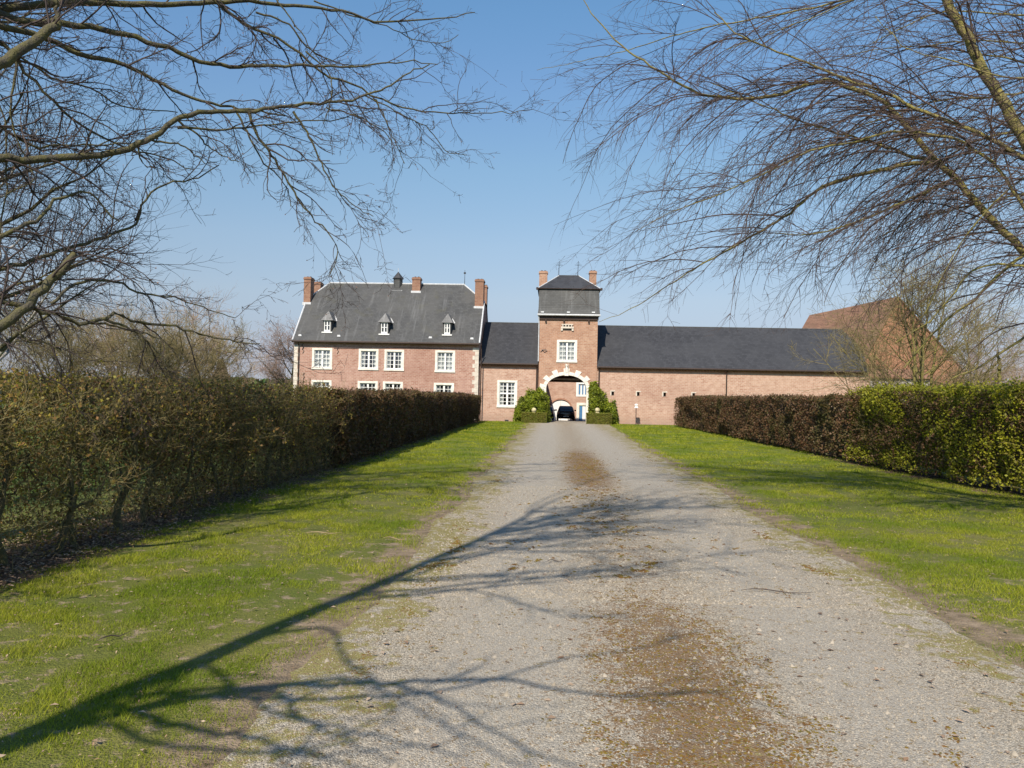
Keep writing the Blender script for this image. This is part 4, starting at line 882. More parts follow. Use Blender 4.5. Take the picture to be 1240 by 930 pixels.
def climber(outline, ymax, label, name, cat, n):
    Yq = 62.8; poly = [(X_(px, Yq, py), at_y(px, py, Yq).z) for px, py in outline]
    cx_ = sum(p[0] for p in poly)/len(poly); r = empty(name, (cx_, Yq+.6, 0), label, cat)
    xs_ = np.array([p[0] for p in poly]); zs_ = np.array([p[1] for p in poly])
    P = []
    while sum(len(p) for p in P) < n:
        x = rng.uniform(xs_.min(), xs_.max(), n*2); z = rng.uniform(0, zs_.max(), n*2); top = np.interp(x, xs_, zs_)+(fbm(x*2.8, z*2.8, 77)-.5)*1.0+rng.random(n*2)**4*.3
        k = z < top; x, z, top = x[k], z[k], top[k]
        bulge = np.clip((top-z)/1.2, 0, 1)**.5*np.clip(np.minimum(x-xs_.min(), xs_.max()-x)/.5, 0, 1)**.5
        y = Yq+1.5-bulge*(.75+1.1*fbm(x*2.2, z*2.2, 80))+rng.random(len(x))**2*.25; x = x+rng.normal(size=len(x))*.05; P.append(np.stack([x, y, z], 1))
    P = np.concatenate(P)[:n]; V, F = quads(P, .11, None, .8); npmesh('foliage', V, F, 'leaf_ivy', r)
    m_ = MB()
    for k in range(4): x = xs_.min()+(xs_.max()-xs_.min())*(.2+.2*k); zt = np.interp(x, xs_, zs_)*.8; m_.tube([(x, Yq+1.4, 0), (x+.1, Yq+1.4, zt*.5), (x-.05, Yq+1.45, zt)], [.05, .04, .015], 5)
    m_.build('stem', 'bark_hedge', r)
climber([(620.5, 509), (624, 493), (630, 482), (636, 480), (643, 471), (648, 473), (654, 468), (660, 476), (664.5, 487), (666.3, 509)], 0, 'broad rounded green bush against the tower left of the gateway', 'green_bush', 'bush', 15000)
climber([(713.5, 509), (713.8, 470), (717, 463), (721, 461), (726, 468), (732, 478), (739, 489), (745, 486), (748.5, 498), (750, 509)], 0, 'tall pointed green climber against the tower right of the gateway', 'wall_climber', 'climber', 14000)
# ================================================================== trees and hedges
def nrm(v): return v/np.maximum(np.linalg.norm(v, axis=-1, keepdims=True), 1e-9)
def tubes(P, Rr, n):                         # P (N,K,3) R (N,K)
    N, K = P.shape[:2]; T = nrm(np.gradient(P, axis=1)); ref = nrm(rng.normal(size=(N, 1, 3)))
    A = nrm(np.cross(T, np.broadcast_to(ref, T.shape))); B = np.cross(T, A)
    th = np.arange(n)*2*math.pi/n
    V = P[:, :, None]+(A[:, :, None]*np.cos(th)[None, None, :, None]+B[:, :, None]*np.sin(th)[None, None, :, None])*Rr[:, :, None, None]
    base = (np.arange(N)*K*n)[:, None, None]; k = (np.arange(K-1)*n)[None, :, None]; q = np.arange(n)[None, None, :]; q2 = (q+1) % n
    F = np.stack([base+k+q, base+k+q2, base+k+n+q2, base+k+n+q], -1).reshape(-1, 4)
    return V.reshape(-1, 3), F
class Wood:
    def __init__(s): s.V = []; s.F = []; s.n = 0
    def add(s, P, Rr, n):
        V, F = tubes(P, Rr, n); s.V.append(V); s.F.append(F+s.n); s.n += len(V)
    def build(s, name, mat, parent): return npmesh(name, np.concatenate(s.V), np.concatenate(s.F), mat, parent, smooth=True)
def resample(pts, m, wob=0.0):
    p = np.array([tuple(q) for q in pts], float); d = np.concatenate([[0], np.cumsum(np.linalg.norm(np.diff(p, axis=0), axis=1))])
    # centripetal-like smoothing through a cubic hermite on arc length
    tq = np.linspace(0, d[-1], m); g = np.gradient(p, d, axis=0); i = np.clip(np.searchsorted(d, tq)-1, 0, len(d)-2); h = (d[i+1]-d[i])[:, None]; u = ((tq-d[i])/(d[i+1]-d[i]))[:, None]
    o = (2*u**3-3*u**2+1)*p[i]+(u**3-2*u**2+u)*h*g[i]+(-2*u**3+3*u**2)*p[i+1]+(u**3-u**2)*h*g[i+1]
    if wob:
        w_ = rng.normal(size=(m, 3))*wob; w_[0] = w_[-1] = 0; o = o+w_
    return o
def pick(P, Rr, N, t0=0.15, t1=1.0, wt=None):
    """random places along tubes P (n,K,3): position, direction, radius, fraction"""
    n, K = P.shape[:2]; L = np.linalg.norm(np.diff(P, axis=1), axis=2).sum(1); w_ = L/L.sum()
    j = rng.choice(n, N, p=w_); t_ = t0+(t1-t0)*rng.random(N); f = t_*(K-1); i = np.minimum(f.astype(int), K-2); u = (f-i)[:, None]
    pos = P[j, i]*(1-u)+P[j, i+1]*u; return pos, nrm(P[j, i+1]-P[j, i]), Rr[j, i]*(1-u[:, 0])+Rr[j, i+1]*u[:, 0], t_
def shoot(pos, dr, length, r0, K, crook, pull, rtip=0.35):
    N = len(pos); P = np.zeros((N, K, 3)); P[:, 0] = pos; d = nrm(dr); st = (length/(K-1))[:, None]
    for k in range(1, K):
        P[:, k] = P[:, k-1]+d*st; d = nrm(d+rng.normal(size=(N, 3))*crook+np.asarray(pull)*1.0)
    R_ = r0[:, None]*np.linspace(1, rtip, K)[None, :]; return P, R_
def side_dir(tan, spread):                   # direction leaving a parent at about `spread` radians
    a = nrm(np.cross(tan, rng.normal(size=tan.shape))); s = np.asarray(spread); s = s[:, None] if s.ndim else s
    return tan*np.cos(s)+a*np.sin(s)
def stack(limbs):                            # list of (K,3) -> (N,K,3)
    return np.stack(limbs)

def px_limb(pts, Yfun, pre=None):
    out = [] if pre is None else [Vector(p) for p in pre]
    for px, py in pts: out.append(at_y(px, py, Yfun(px, py)))
    return out

# ---- left tree: trunk behind and left of the camera, limbs reaching over the left verge
def back_sun(px, py, h):                     # the point at height h whose shadow falls on this spot of the ground
    g = at_g(px, py); L_ = h/math.tan(SUN_EL); return Vector((g.x-L_*math.sin(SUN_AZ), g.y-L_*math.cos(SUN_AZ), h))
def sun_h(px, py, y):                        # same, choosing the height that brings the point to depth y
    g = at_g(px, py); h = (g.y-y)*math.tan(SUN_EL)/math.cos(SUN_AZ); return back_sun(px, py, h)
s1, s2, s3, s4 = sun_h(0, 905, -.3), sun_h(210, 815, -.2), sun_h(440, 715, 0), sun_h(690, 600, .5)
print('stem', s1, s2, s3, s4)
base = Vector((s1.x-.5, -.9, 0)); top = s4+Vector((.5, .2, 1.5))
lt = empty('leaning_tree', base, 'leaning bare tree beside the near left verge whose trunk shadow crosses the lawn', 'tree', 'bare avenue trees')
trunk_pts = [base+Vector((-.05, 0, -.1)), base+Vector((0, .05, 1.3)), s1, s2, s3, (s3+s4)/2+Vector((.1, 0, 0)), s4, top]
TP = resample(trunk_pts, 40, .012); TR = np.interp(np.linspace(0, 1, 40), [0, .06, .25, .5, .8, 1], [.24, .18, .125, .085, .04, .012])
wt_ = Wood(); wt_.add(TP[None], TR[None], 12)
stem_limbs = []
def add_limb(wd, pts, r0, r1, K=26, wob=.012, n=8, store=None):
    P = resample(pts, K, wob); Rr = r0+(r1-r0)*np.linspace(0, 1, K)**.8; wd.add(P[None], Rr[None], n)
    if store is not None: store.append((P, Rr))
LL = []; LS = []                             # limbs in view, limbs that throw the shadows
TB = lambda z: Vector(TP[np.argmin(np.abs(TP[:, 2]-z))])
# limbs whose shadows cross the lawn and drive
sh = [([(150, 862), (250, 840), (340, 831), (470, 828), (600, 825), (740, 845), (880, 840)], .05, .2), ([(200, 835), (235, 800), (260, 812), (330, 862), (430, 885), (560, 920)], .04, .0),
      ([(430, 722), (500, 722), (560, 715), (700, 703), (880, 688)], .035, .5), ([(560, 662), (640, 640), (740, 634), (900, 628)], .03, .8), ([(300, 775), (380, 760), (420, 800), (520, 870), (640, 930)], .03, -.2),
      ([(640, 620), (700, 590), (760, 570), (820, 560)], .028, 1.2), ([(100, 880), (200, 900), (360, 915), (500, 905)], .035, -.5)]
for pts, r, y in sh:
    p0 = sun_h(*pts[0], y*.3-.1); P = [TB(p0.z-.4)]+[sun_h(a, b, y*(i+1)/len(pts)+.1) for i, (a, b) in enumerate(pts)]
    add_limb(wt_, P, r, .008, store=LS)
for pts, r, y in [([(440, 716), (520, 690), (560, 668), (640, 655), (720, 652)], .045, .3), ([(335, 838), (365, 870), (430, 900), (480, 925)], .045, .0), ([(470, 828), (540, 850), (620, 900), (700, 930)], .035, .1), ([(600, 825), (680, 800), (760, 790), (850, 765)], .03, .2),
      ([(560, 715), (640, 735), (700, 750), (760, 745)], .028, .5), ([(120, 862), (230, 880), (330, 900), (450, 935)], .05, -.4), ([(640, 640), (720, 615), (800, 600), (900, 598)], .028, 1.0)]:
    p0 = sun_h(*pts[0], y*.3-.1); add_limb(wt_, [TB(p0.z-.4)]+[sun_h(a, b, y*(i+1)/len(pts)+.1) for i, (a, b) in enumerate(pts)], r, .008, store=LS)
wt_.build('trunk', 'bark_limb_left', lt)
tb = Vector((-8.6, 6.8, 0)); mt_ = empty('mossy_tree', tb, 'mossy bare tree whose crooked limbs reach into the upper left of the view', 'tree', 'bare avenue trees')
wm = Wood(); MP = resample([tb+Vector((0, 0, -.1)), tb+Vector((.05, 0, 1.5)), tb+Vector((-.05, .1, 4)), tb+Vector((.15, .2, 8)), tb+Vector((-.1, .3, 13))], 40, .02); MR = np.interp(np.linspace(0, 1, 40), [0, .06, .3, .6, 1], [.34, .26, .19, .11, .02]); wm.add(MP[None], MR[None], 12)
TM = lambda z: Vector(MP[np.argmin(np.abs(MP[:, 2]-z))])
Yl = lambda o=0.0, k=1.0: (lambda px, py: 8.6+o*1.7+k*px/600*4.4)
def pre(z, o=0.0): 
    t_ = TB(z); return [t_, t_+Vector((-.1, 1.9, .25)), ]
left = [([(0, 10), (60, 4), (125, 4), (158, 5), (230, 5), (310, 2), (370, 9), (420, 14), (450, 24), (480, 25), (530, 23), (575, 15)], 3.8, .042, .005, 1.1),
 ([(0, 20), (40, 26), (75, 28), (100, 33), (150, 42), (200, 57), (250, 75), (290, 82), (335, 79), (380, 80), (430, 80), (480, 75), (508, 75), (530, 78)], 3.5, .036, .005, .6),
 ([(0, 33), (35, 40), (60, 50), (95, 64), (150, 78), (190, 98), (230, 117), (270, 128), (310, 133), (345, 140)], 3.4, .034, .007, .3),
 ([(0, 190), (40, 193), (90, 190), (145, 184), (180, 168), (200, 156), (215, 145), (245, 138), (290, 135), (345, 130), (385, 125), (420, 122), (445, 115), (470, 105), (492, 90), (520, 78)], 2.8, .034, .006, 0),
 ([(0, 78), (12, 72), (30, 55), (50, 42), (70, 31)], 2.9, .046, .034, -.4),
 ([(240, -20), (267, 7), (310, 35), (340, 48), (360, 62), (402, 95), (430, 102), (450, 115), (470, 125), (510, 134), (560, 137), (598, 136), (640, 133)], 4.2, .024, .004, .8),
 ([(0, 325), (35, 318), (60, 305), (110, 292), (150, 278), (165, 270), (170, 250), (185, 232), (205, 221), (240, 215), (265, 200)], 2.4, .024, .005, .2),
 ([(0, 395), (28, 375), (42, 362), (62, 338), (78, 320), (90, 308)], 2.2, .042, .028, -.6),
 ([(0, 365), (40, 373), (70, 383), (105, 391), (125, 385), (138, 380), (165, 390), (200, 393), (235, 402), (270, 410), (300, 415), (315, 416)], 2.2, .030, .005, .1),
 ([(0, 285), (20, 275), (45, 265), (62, 245), (85, 235), (110, 233), (125, 250), (145, 268)], 2.5, .028, .006, -.2),
 ([(10, 60), (20, 75), (60, 117), (82, 140), (112, 160), (150, 179), (200, 190), (235, 205)], 2.9, .020, .005, .5),
 ([(0, 55), (25, 70), (65, 93), (110, 108), (150, 128), (175, 133), (215, 136)], 3.0, .016, .005, .9),
 ([(0, 153), (35, 175), (55, 178), (90, 175), (135, 176), (170, 172)], 2.7, .018, .005, .4),
 ([(0, 130), (8, 200), (0, 290), (-5, 350)], 2.6, .010, .005, .6)]
for pts, z, r0, r1, off in left:
    f = Yl(off); Pp = px_limb(pts, f); d0 = (Pp[0]-Pp[1]).normalized()
    t_ = TM(max(1.6, Pp[0].z-.9)); mid = Pp[0]*.5+t_*.5+Vector((0, .1, -.1)); P = [t_, mid]+Pp
    add_limb(wm, P, r0*2.2, r1*1.5, K=10+4*len(pts), wob=.014, store=LL)
sub = [([(300, 133), (312, 165), (330, 190), (345, 215), (360, 240), (380, 265), (400, 285), (408, 305), (398, 335)], .014, 0), ([(355, 135), (367, 152), (385, 190), (400, 220), (430, 250), (452, 262)], .011, 0),
 ([(370, 62), (402, 95), (400, 120), (392, 150)], .009, .6), ([(282, 128), (300, 160), (318, 195), (340, 215), (352, 250)], .012, .2), ([(62, 368), (90, 345), (130, 340), (170, 355), (210, 360), (240, 370), (285, 385)], .013, .1),
 ([(125, 386), (160, 400), (190, 425), (205, 443)], .013, .1), ([(105, 390), (150, 397), (190, 410), (215, 430)], .011, .15), ([(215, 145), (240, 165), (270, 190), (290, 196)], .010, .1), ([(185, 170), (220, 176), (248, 198)], .010, 0),
 ([(215, 155), (260, 157), (310, 152), (360, 148), (420, 142), (455, 132)], .010, .1), ([(70, 31), (69, 15), (68, -12)], .022, -.4), ([(335, 0), (365, 40), (400, 80), (412, 75)], .009, 1.0), ([(310, 15), (350, 30), (370, 55), (415, 78), (450, 80)], .011, .9),
 ([(380, 1), (430, 20), (470, 33), (500, 48), (550, 46), (555, 42)], .009, 1.2), ([(395, 130), (430, 140), (470, 165), (478, 198)], .008, .2), ([(455, 120), (465, 140), (475, 165), (490, 198)], .007, .2), ([(440, 115), (480, 135), (520, 158), (540, 182), (565, 188)], .007, .2),
 ([(20, 75), (16, 160), (40, 220), (8, 235)], .010, .2), ([(110, 160), (95, 200), (70, 230)], .010, .5), ([(165, 170), (175, 200), (188, 205)], .009, .2), ([(20, 385), (30, 410), (60, 418), (80, 432)], .010, -.2), ([(0, 425), (25, 412), (55, 415), (75, 425)], .010, .4), ([(15, 470), (45, 460), (75, 460), (120, 450)], .012, 1.0)]
for pts, r, off in sub: add_limb(wm, px_limb(pts, Yl(off)), r*1.75, .006, K=6+3*len(pts), wob=.010, n=6, store=LL)
wm.build('trunk', 'bark_limb_left', mt_)
def crown_from(limbs, wd, N2, L2, r2, N3, L3, N4, L4, crook, pull, K2=9, spread=(.5, 1.1), t0=.3, bias=None, r3=.0028, r4=.0016, keep=None):
    Km = 24; P = stack([resample(list(p), Km) for p, r in limbs]); Rr = stack([np.interp(np.linspace(0, 1, Km), np.linspace(0, 1, len(r)), r) for p, r in limbs])
    pos, tan, rr, tt = pick(P, Rr, N2, t0, 1.0); d = side_dir(tan, spread[0]+(spread[1]-spread[0])*rng.random(N2))
    if bias is not None: d = nrm(d+np.asarray(bias))
    ln = L2*(.35+1.0*rng.random(N2)); P2, R2 = shoot(pos, d, ln, np.minimum(rr*.7, r2*(.6+.8*rng.random(N2))), K2, crook, pull)
    if keep is not None: k_ = keep(P2); P2, R2 = P2[k_], R2[k_]
    wd.add(P2, R2, 4)
    pos, tan, rr, tt = pick(P2, R2, N3, .08, 1.0); d = side_dir(tan, .45+.5*rng.random(N3)); ln = L3*(.3+1.1*rng.random(N3))*(1.15-.6*tt)
    P3, R3 = shoot(pos, d, ln, np.minimum(rr*.8, r3*(.7+.6*rng.random(N3))), 6, crook*1.0, np.asarray(pull)*.7); wd.add(P3, R3, 3)
    if N4:
        pos, tan, rr, tt = pick(P3, R3, N4, .15, 1.0); d = side_dir(tan, .6+.4*rng.random(N4)); ln = L4*(.3+1.1*rng.random(N4))
        P4, R4 = shoot(pos, d, ln, np.full(N4, r4), 4, crook*.8, np.asarray(pull)*.4, .7); wd.add(P4, R4, 3)
        return P2, P3, P4
    return P2, P3, P3
cw = Wood()
cm = Wood(); _, _, tips = crown_from(LL, cm, 400, 1.15, .012, 2800, .40, 6200, .15, .20, (0, 0, -.03), K2=10, t0=.18, r3=.0052, r4=.0034)
um = []
for i in range(24):
    z = 5+7.5*rng.random(); b = TM(z); a = rng.random()*6.28; L_ = 1.8+3.0*rng.random()
    P = resample([b, b+Vector((math.cos(a)*L_*.5, math.sin(a)*L_*.5, L_*.30)), b+Vector((math.cos(a)*L_, math.sin(a)*L_, L_*.75))], 10, .05); um.append((P, np.linspace(.05, .012, 10)))
for p, r in um: cm.add(p[None], r[None], 5)
crown_from(um, cm, 280, 1.4, .015, 1500, .5, 0, .1, .15, (0, 0, .04), t0=.2, r3=.006); cm.build('crown', 'twig_left', mt_)
crown_from(LS, cw, 110, .9, .012, 420, .4, 0, .1, .18, (0, 0, .02), t0=.3, r3=.005)
# the high crown over the stem: out of the picture, it throws the far shadows
up = []
for i in range(26):
    z = 7.5+5.5*rng.random(); b = TB(z); a = -.9+1.9*rng.random(); L_ = 1.6+2.8*rng.random()
    P = resample([b, b+Vector((math.cos(a)*L_*.5, math.sin(a)*L_*.5, L_*.30)), b+Vector((math.cos(a)*L_, math.sin(a)*L_, L_*.75))], 10, .05); up.append((P, np.linspace(.035, .008, 10)))
for p, r in up: cw.add(p[None], r[None], 5)
crown_from(up, cw, 420, 1.2, .012, 2200, .5, 0, .1, .15, (0, 0, .04), t0=.2, r3=.006)
cw.build('crown', 'twig_left', lt)
k = rng.choice(len(tips), 3500); V, F = quads(tips[k, -1]+rng.normal(size=(3500, 3))*.002, .026, None, .45); npmesh('buds', V, F, 'pale_bud', mt_)

# ---- right tree: drooping fine twigs over the right verge
rb_ = Vector((10.35, 12.9, 0)); rt = empty('drooping_tree', rb_, 'bare tree with sweeping drooping fine twigs filling the upper right of the view', 'tree', 'bare avenue trees')
wr = Wood(); RP = resample([rb_+Vector((0, 0, -.1)), rb_+Vector((.05, 0, 1.2)), rb_+Vector((-.05, .1, 2.4)), rb_+Vector((.1, .2, 5)), rb_+Vector((-.2, .3, 9)), rb_+Vector((0, .4, 13))], 30, .02)
wr.add(RP[None], np.interp(np.linspace(0, 1, 30), [0, .1, .3, 1], [.36, .28, .22, .03])[None], 12)
RL = []; RT = lambda z: Vector(RP[np.argmin(np.abs(RP[:, 2]-z))])
Yr = lambda o=0.0: (lambda px, py: 13.4+o*1.4+(1240-px)/540*2.5)
right = [([(1138, -25), (1150, 8), (1165, 35), (1185, 75), (1210, 115), (1240, 168), (1300, 275)], 2.2, .085, .055, 0),
 ([(865, 15), (900, 45), (930, 58), (992, 82), (1037, 100), (1080, 116), (1105, 130), (1155, 148), (1192, 164), (1240, 191), (1330, 260)], 2.0, .042, .008, -.3),
 ([(700, -10), (722, 22), (755, 57), (800, 87), (845, 113), (890, 119), (950, 113), (1008, 97), (1037, 110), (1073, 124), (1095, 150), (1130, 190), (1160, 220), (1200, 265), (1240, 305), (1330, 400)], 1.6, .060, .006, .1),
 ([(650, 85), (700, 75), (755, 62), (800, 48), (850, 35), (900, 25), (955, 15), (1020, 0), (1100, -30)], 6.5, .016, .003, .5),
 ([(860, 100), (930, 130), (965, 145), (1010, 160), (1050, 170), (1085, 183), (1135, 197)], 0, .022, .004, .12),
 ([(770, 280), (800, 262), (860, 240), (930, 208), (985, 182), (1050, 168), (1075, 160), (1110, 160), (1150, 166), (1185, 185), (1210, 207), (1235, 245), (1290, 330)], 1.8, .030, .004, -.5),
 ([(725, 390), (759, 377), (795, 355), (831, 331), (892, 297), (950, 262), (1005, 222), (1060, 208), (1100, 199), (1132, 197)], 0, .028, .003, .1),
 ([(930, 282), (965, 284), (1000, 280), (1040, 268), (1070, 255), (1100, 242), (1148, 220)], 0, .024, .004, .1),
 ([(1095, 445), (1110, 426), (1142, 392), (1180, 362), (1205, 337), (1235, 312), (1300, 270), (1380, 300)], 2.0, .034, .010, -.6),
 ([(1085, 415), (1110, 400), (1150, 362), (1180, 325), (1240, 321), (1330, 318)], 2.4, .028, .006, -.9),
 ([(1150, 460), (1174, 450), (1209, 429), (1240, 408), (1330, 340)], 1.8, .030, .010, -.2),
 ([(1209, 427), (1210, 445), (1211, 462)], 0, .020, .014, -.12),
 ([(1040, 60), (1090, 35), (1140, 15), (1165, 14), (1240, 19), (1330, 40)], 5, .022, .005, .6),
 ([(960, 190), (1000, 170), (1050, 150), (1100, 132), (1150, 120), (1190, 118), (1240, 112), (1330, 100)], 5, .024, .004, .9),
 ([(1000, 75), (1060, 60), (1120, 55), (1180, 50), (1240, 52), (1330, 60)], 5, .020, .004, 1.4),
 ([(1135, 197), (1160, 182), (1200, 165), (1240, 158), (1330, 150)], 5, .022, .010, 1.0),
 ([(1000, 330), (1060, 290), (1120, 262), (1180, 248), (1240, 235), (1330, 220)], 3, .022, .004, 1.2),
 ([(1060, 20), (1100, 60), (1160, 75), (1200, 90), (1240, 95), (1330, 110)], 4, .02, .004, -1.0),
 ([(880, 60), (960, 30), (1050, -5), (1150, -30), (1300, -60)], 6, .022, .004, -.6),
 ([(1120, 380), (1160, 300), (1200, 250), (1240, 215), (1330, 190)], 3, .02, .004, -1.4)]
for pts, z, r0, r1, off in right:
    P = px_limb(pts, Yr(off))
    if pts[-1][0] > 1260: P.append(RT(min(max(z, P[-1].z-.9), 11)))
    P = P[::-1]; add_limb(wr, P, r0*1.5, r1*1.4, K=8+4*len(pts), wob=.010, n=8, store=RL)
hi = []
for i in range(10):
    z = 7+6*rng.random(); b = RT(z); a = rng.random()*6.28; L_ = 1.5+2.6*rng.random()
    P = resample([b, b+Vector((math.cos(a)*L_*.5, math.sin(a)*L_*.5, L_*.35)), b+Vector((math.cos(a)*L_, math.sin(a)*L_, L_*.6))], 10, .05); hi.append((P, np.linspace(.035, .008, 10))); wr.add(P[None], np.linspace(.035, .008, 10)[None], 6)
wr.build('trunk', 'bark_limb', rt)
cr = Wood()
RLv = [l for l in RL]
kp = lambda P: (P[:, :, 2].min(1) > 3.2+.8*rng.random(len(P))-.6*(P[:, -1, 0] > 4)) & (P[:, -1, 0] > -.3) & ((P[:, -1, 0] > 2.0) | (P[:, -1, 2] > 3.9))
crown_from(RLv, cr, 330, 2.8, .0125, 3500, .85, 3000, .24, .085, (-.05, .0, -.075), K2=13, spread=(.25, .9), t0=.12, bias=(-.40, 0, .05), r3=.0048, r4=.0032, keep=kp)
low = [l for l in RL if l[0][:, 2].mean() < 8.3]
crown_from(low, cr, 290, 3.3, .0125, 3600, .88, 2800, .24, .095, (-.015, .0, -.15), K2=14, spread=(.4, 1.2), t0=.25, bias=(-.25, 0, -.05), r3=.0048, r4=.0032, keep=kp)
crown_from(hi, cr, 220, 1.6, .010, 1200, .6, 0, .1, .1, (0, 0, -.05), t0=.2, r3=.005)
cr.build('crown', 'twig_right', rt)

# ---- generic bare tree
def auto_tree(name, x, y, h, r, label, cat, tw, bk, group=None, n1=14, n2=120, n3=900, n4=0, upw=.5, r_tr=.12, stems=1, twr=.006, crook=.12, z0f=.2):
    b = Vector((x, y, float(ground_z(np.array(x), np.array(y))))); root = empty(name, b, label, cat, group); w1 = Wood(); L = []
    for s in range(stems):
        dx = Vector((random.uniform(-.4, .4), random.uniform(-.4, .4), 0))*(stems > 1)
        P = resample([b+dx*.5, b+dx+Vector((random.uniform(-.1, .1)*h*.2, 0, h*.4)), b+dx*2.5+Vector((random.uniform(-.1, .1)*h, 0, h*.97))], 14, .02*h/5); Rr = np.linspace(r_tr, .012, 14); w1.add(P[None], Rr[None], 8)
        for i in range(n1//stems):
            f = z0f+(.95-z0f)*rng.random(); q = P[int(f*13)]; a = rng.random()*6.28; ln = r*(1.15-f*.7)*(.6+.5*rng.random())
            l = resample([Vector(q), Vector(q)+Vector((math.cos(a)*ln*.5, math.sin(a)*ln*.5, ln*upw*.6)), Vector(q)+Vector((math.cos(a)*ln, math.sin(a)*ln, ln*upw*1.4))], 8, .03)
            rr = np.linspace(r_tr*.35*(1.1-f*.6), .01, 8); w1.add(l[None], rr[None], 5); L.append((l, rr))
        L.append((P[6:], Rr[6:]))
    w1.build('trunk', bk, root); w2 = Wood()
    _, _, tips = crown_from(L, w2, n2, r*.45, twr*1.6, n3, r*.22, n4, r*.1, crook, (0, 0, .03), K2=7, t0=.2, r3=twr, r4=twr*.8)
    w2.build('crown', tw, root); return root, tips
g_ = 'bare trees and shrubs beyond the left hedge'
auto_tree('bare_tree', -15.6, 20.5, 12, 3.4, 'pale trunked bare tree at the left edge beyond the hedge', 'tree', 'twig_left', 'bark_white', g_, n1=26, n2=260, n3=2200, r_tr=.17, twr=.006, upw=.55, z0f=.28)
auto_tree('bare_tree', -10.2, 11.5, 13, 3.8, 'bare tree with fine reddish twigs, left of the view behind the hedge', 'tree', 'twig_left', 'bark_limb_left', g_, n1=34, n2=420, n3=3800, n4=3000, r_tr=.16, twr=.005, upw=.4)
for (px, yy, h, r, lab, tw) in ((60, 30, 4.1, 3.0, 'wide olive brown bare shrub behind the hedge next to the pale trunk', 'twig_olive'), (135, 36, 5.2, 3.6, 'tallest tan twiggy tree of the thicket beyond the left hedge', 'twig_tan'),
        (190, 30, 4.0, 2.8, 'olive twiggy shrub between the tan tree and the small dark conifer', 'twig_olive'), (242, 38, 4.4, 2.6, 'rounded tan shrub just left of the small dark conifer', 'twig_tan')):
    p = at_g(px, 500); x = (px-670)/930*yy
    auto_tree('bare_shrub', x, yy, h, r, lab, 'shrub', tw, 'bark_limb_left', g_, n1=30, n2=420, n3=4200, n4=3000, r_tr=.05, stems=5, twr=.009, upw=.8, z0f=.08)
auto_tree('far_bare_tree', (348-670)/930*95, 95, 10.0, 4.8, 'hazy pinkish bare tree touching the left corner of the manor house', 'tree', 'twig_pink', 'bark_limb_left', g_, n1=30, n2=420, n3=4200, n4=2000, r_tr=.2, twr=.022, upw=.7)
auto_tree('far_bare_tree', (223-670)/930*60, 60, 9.4, 3.6, 'thin bare tree with a pale straight stem behind the shrubs', 'tree', 'twig_pink', 'bark_white', g_, n1=20, n2=150, n3=900, r_tr=.16, twr=.012, upw=.9)
def conifer(px, yy, top_py, wr_, label):
    x = at_y(px, 480, yy).x; h = at_y(px, top_py, yy).z; root = empty('conifer', (x, yy, 0), label, 'tree'); n = 9000
    z = h*rng.random(n)**.8; a = rng.random(n)*6.28; rr = wr_*(1-(z/h)**1.6)*(.75+.35*rng.random(n)); P = np.stack([x+np.cos(a)*rr, yy+np.sin(a)*rr, z], 1); V, F = quads(P, .22, None, .5); npmesh('crown', V, F, 'leaf_conifer', root)
    MB().tube([(x, yy, 0), (x, yy, h*.9)], [.12, .03], 8).build('trunk', 'bark_limb_left', root)
conifer(267, 42, 436, 1.0, 'small dark green conifer standing at the end of the twiggy thicket')
conifer(206, 46, 446, 1.0, 'dark green conifer mostly hidden behind the olive shrubs')
gr = 'bare trees and shrubs beyond the right hedge'
auto_tree('bare_shrub', 14.2, 30.5, 7.2, 3.4, 'olive many stemmed bare shrub in front of the tall rear barn', 'shrub', 'twig_olive', 'bark_limb', gr, n1=48, n2=560, n3=5200, n4=3500, r_tr=.08, stems=6, twr=.0085, upw=.7, z0f=.1)
auto_tree('bare_tree', 22.5, 42, 6.8, 3.0, 'thin pinkish bare tree right of the tall rear barn', 'tree', 'twig_pink', 'bark_limb', gr, n1=30, n2=280, n3=2200, n4=1000, r_tr=.09, stems=2, twr=.009, upw=.7)
for px, yy, h, lab in ((1180, 60, 4.4, 'low tan bush on the skyline at the foot of the rear barn'), (1215, 52, 4.4, 'low tan bush on the skyline at the right edge'), (1250, 48, 4.0, 'low tan bush just beyond the right edge of the hedge')):
    auto_tree('bare_shrub', (px-670)/930*yy, yy, h, 2.6, lab, 'shrub', 'twig_tan', 'bark_limb', gr, n1=24, n2=280, n3=2400, n4=1500, r_tr=.06, stems=5, twr=.014, upw=.8, z0f=.08)

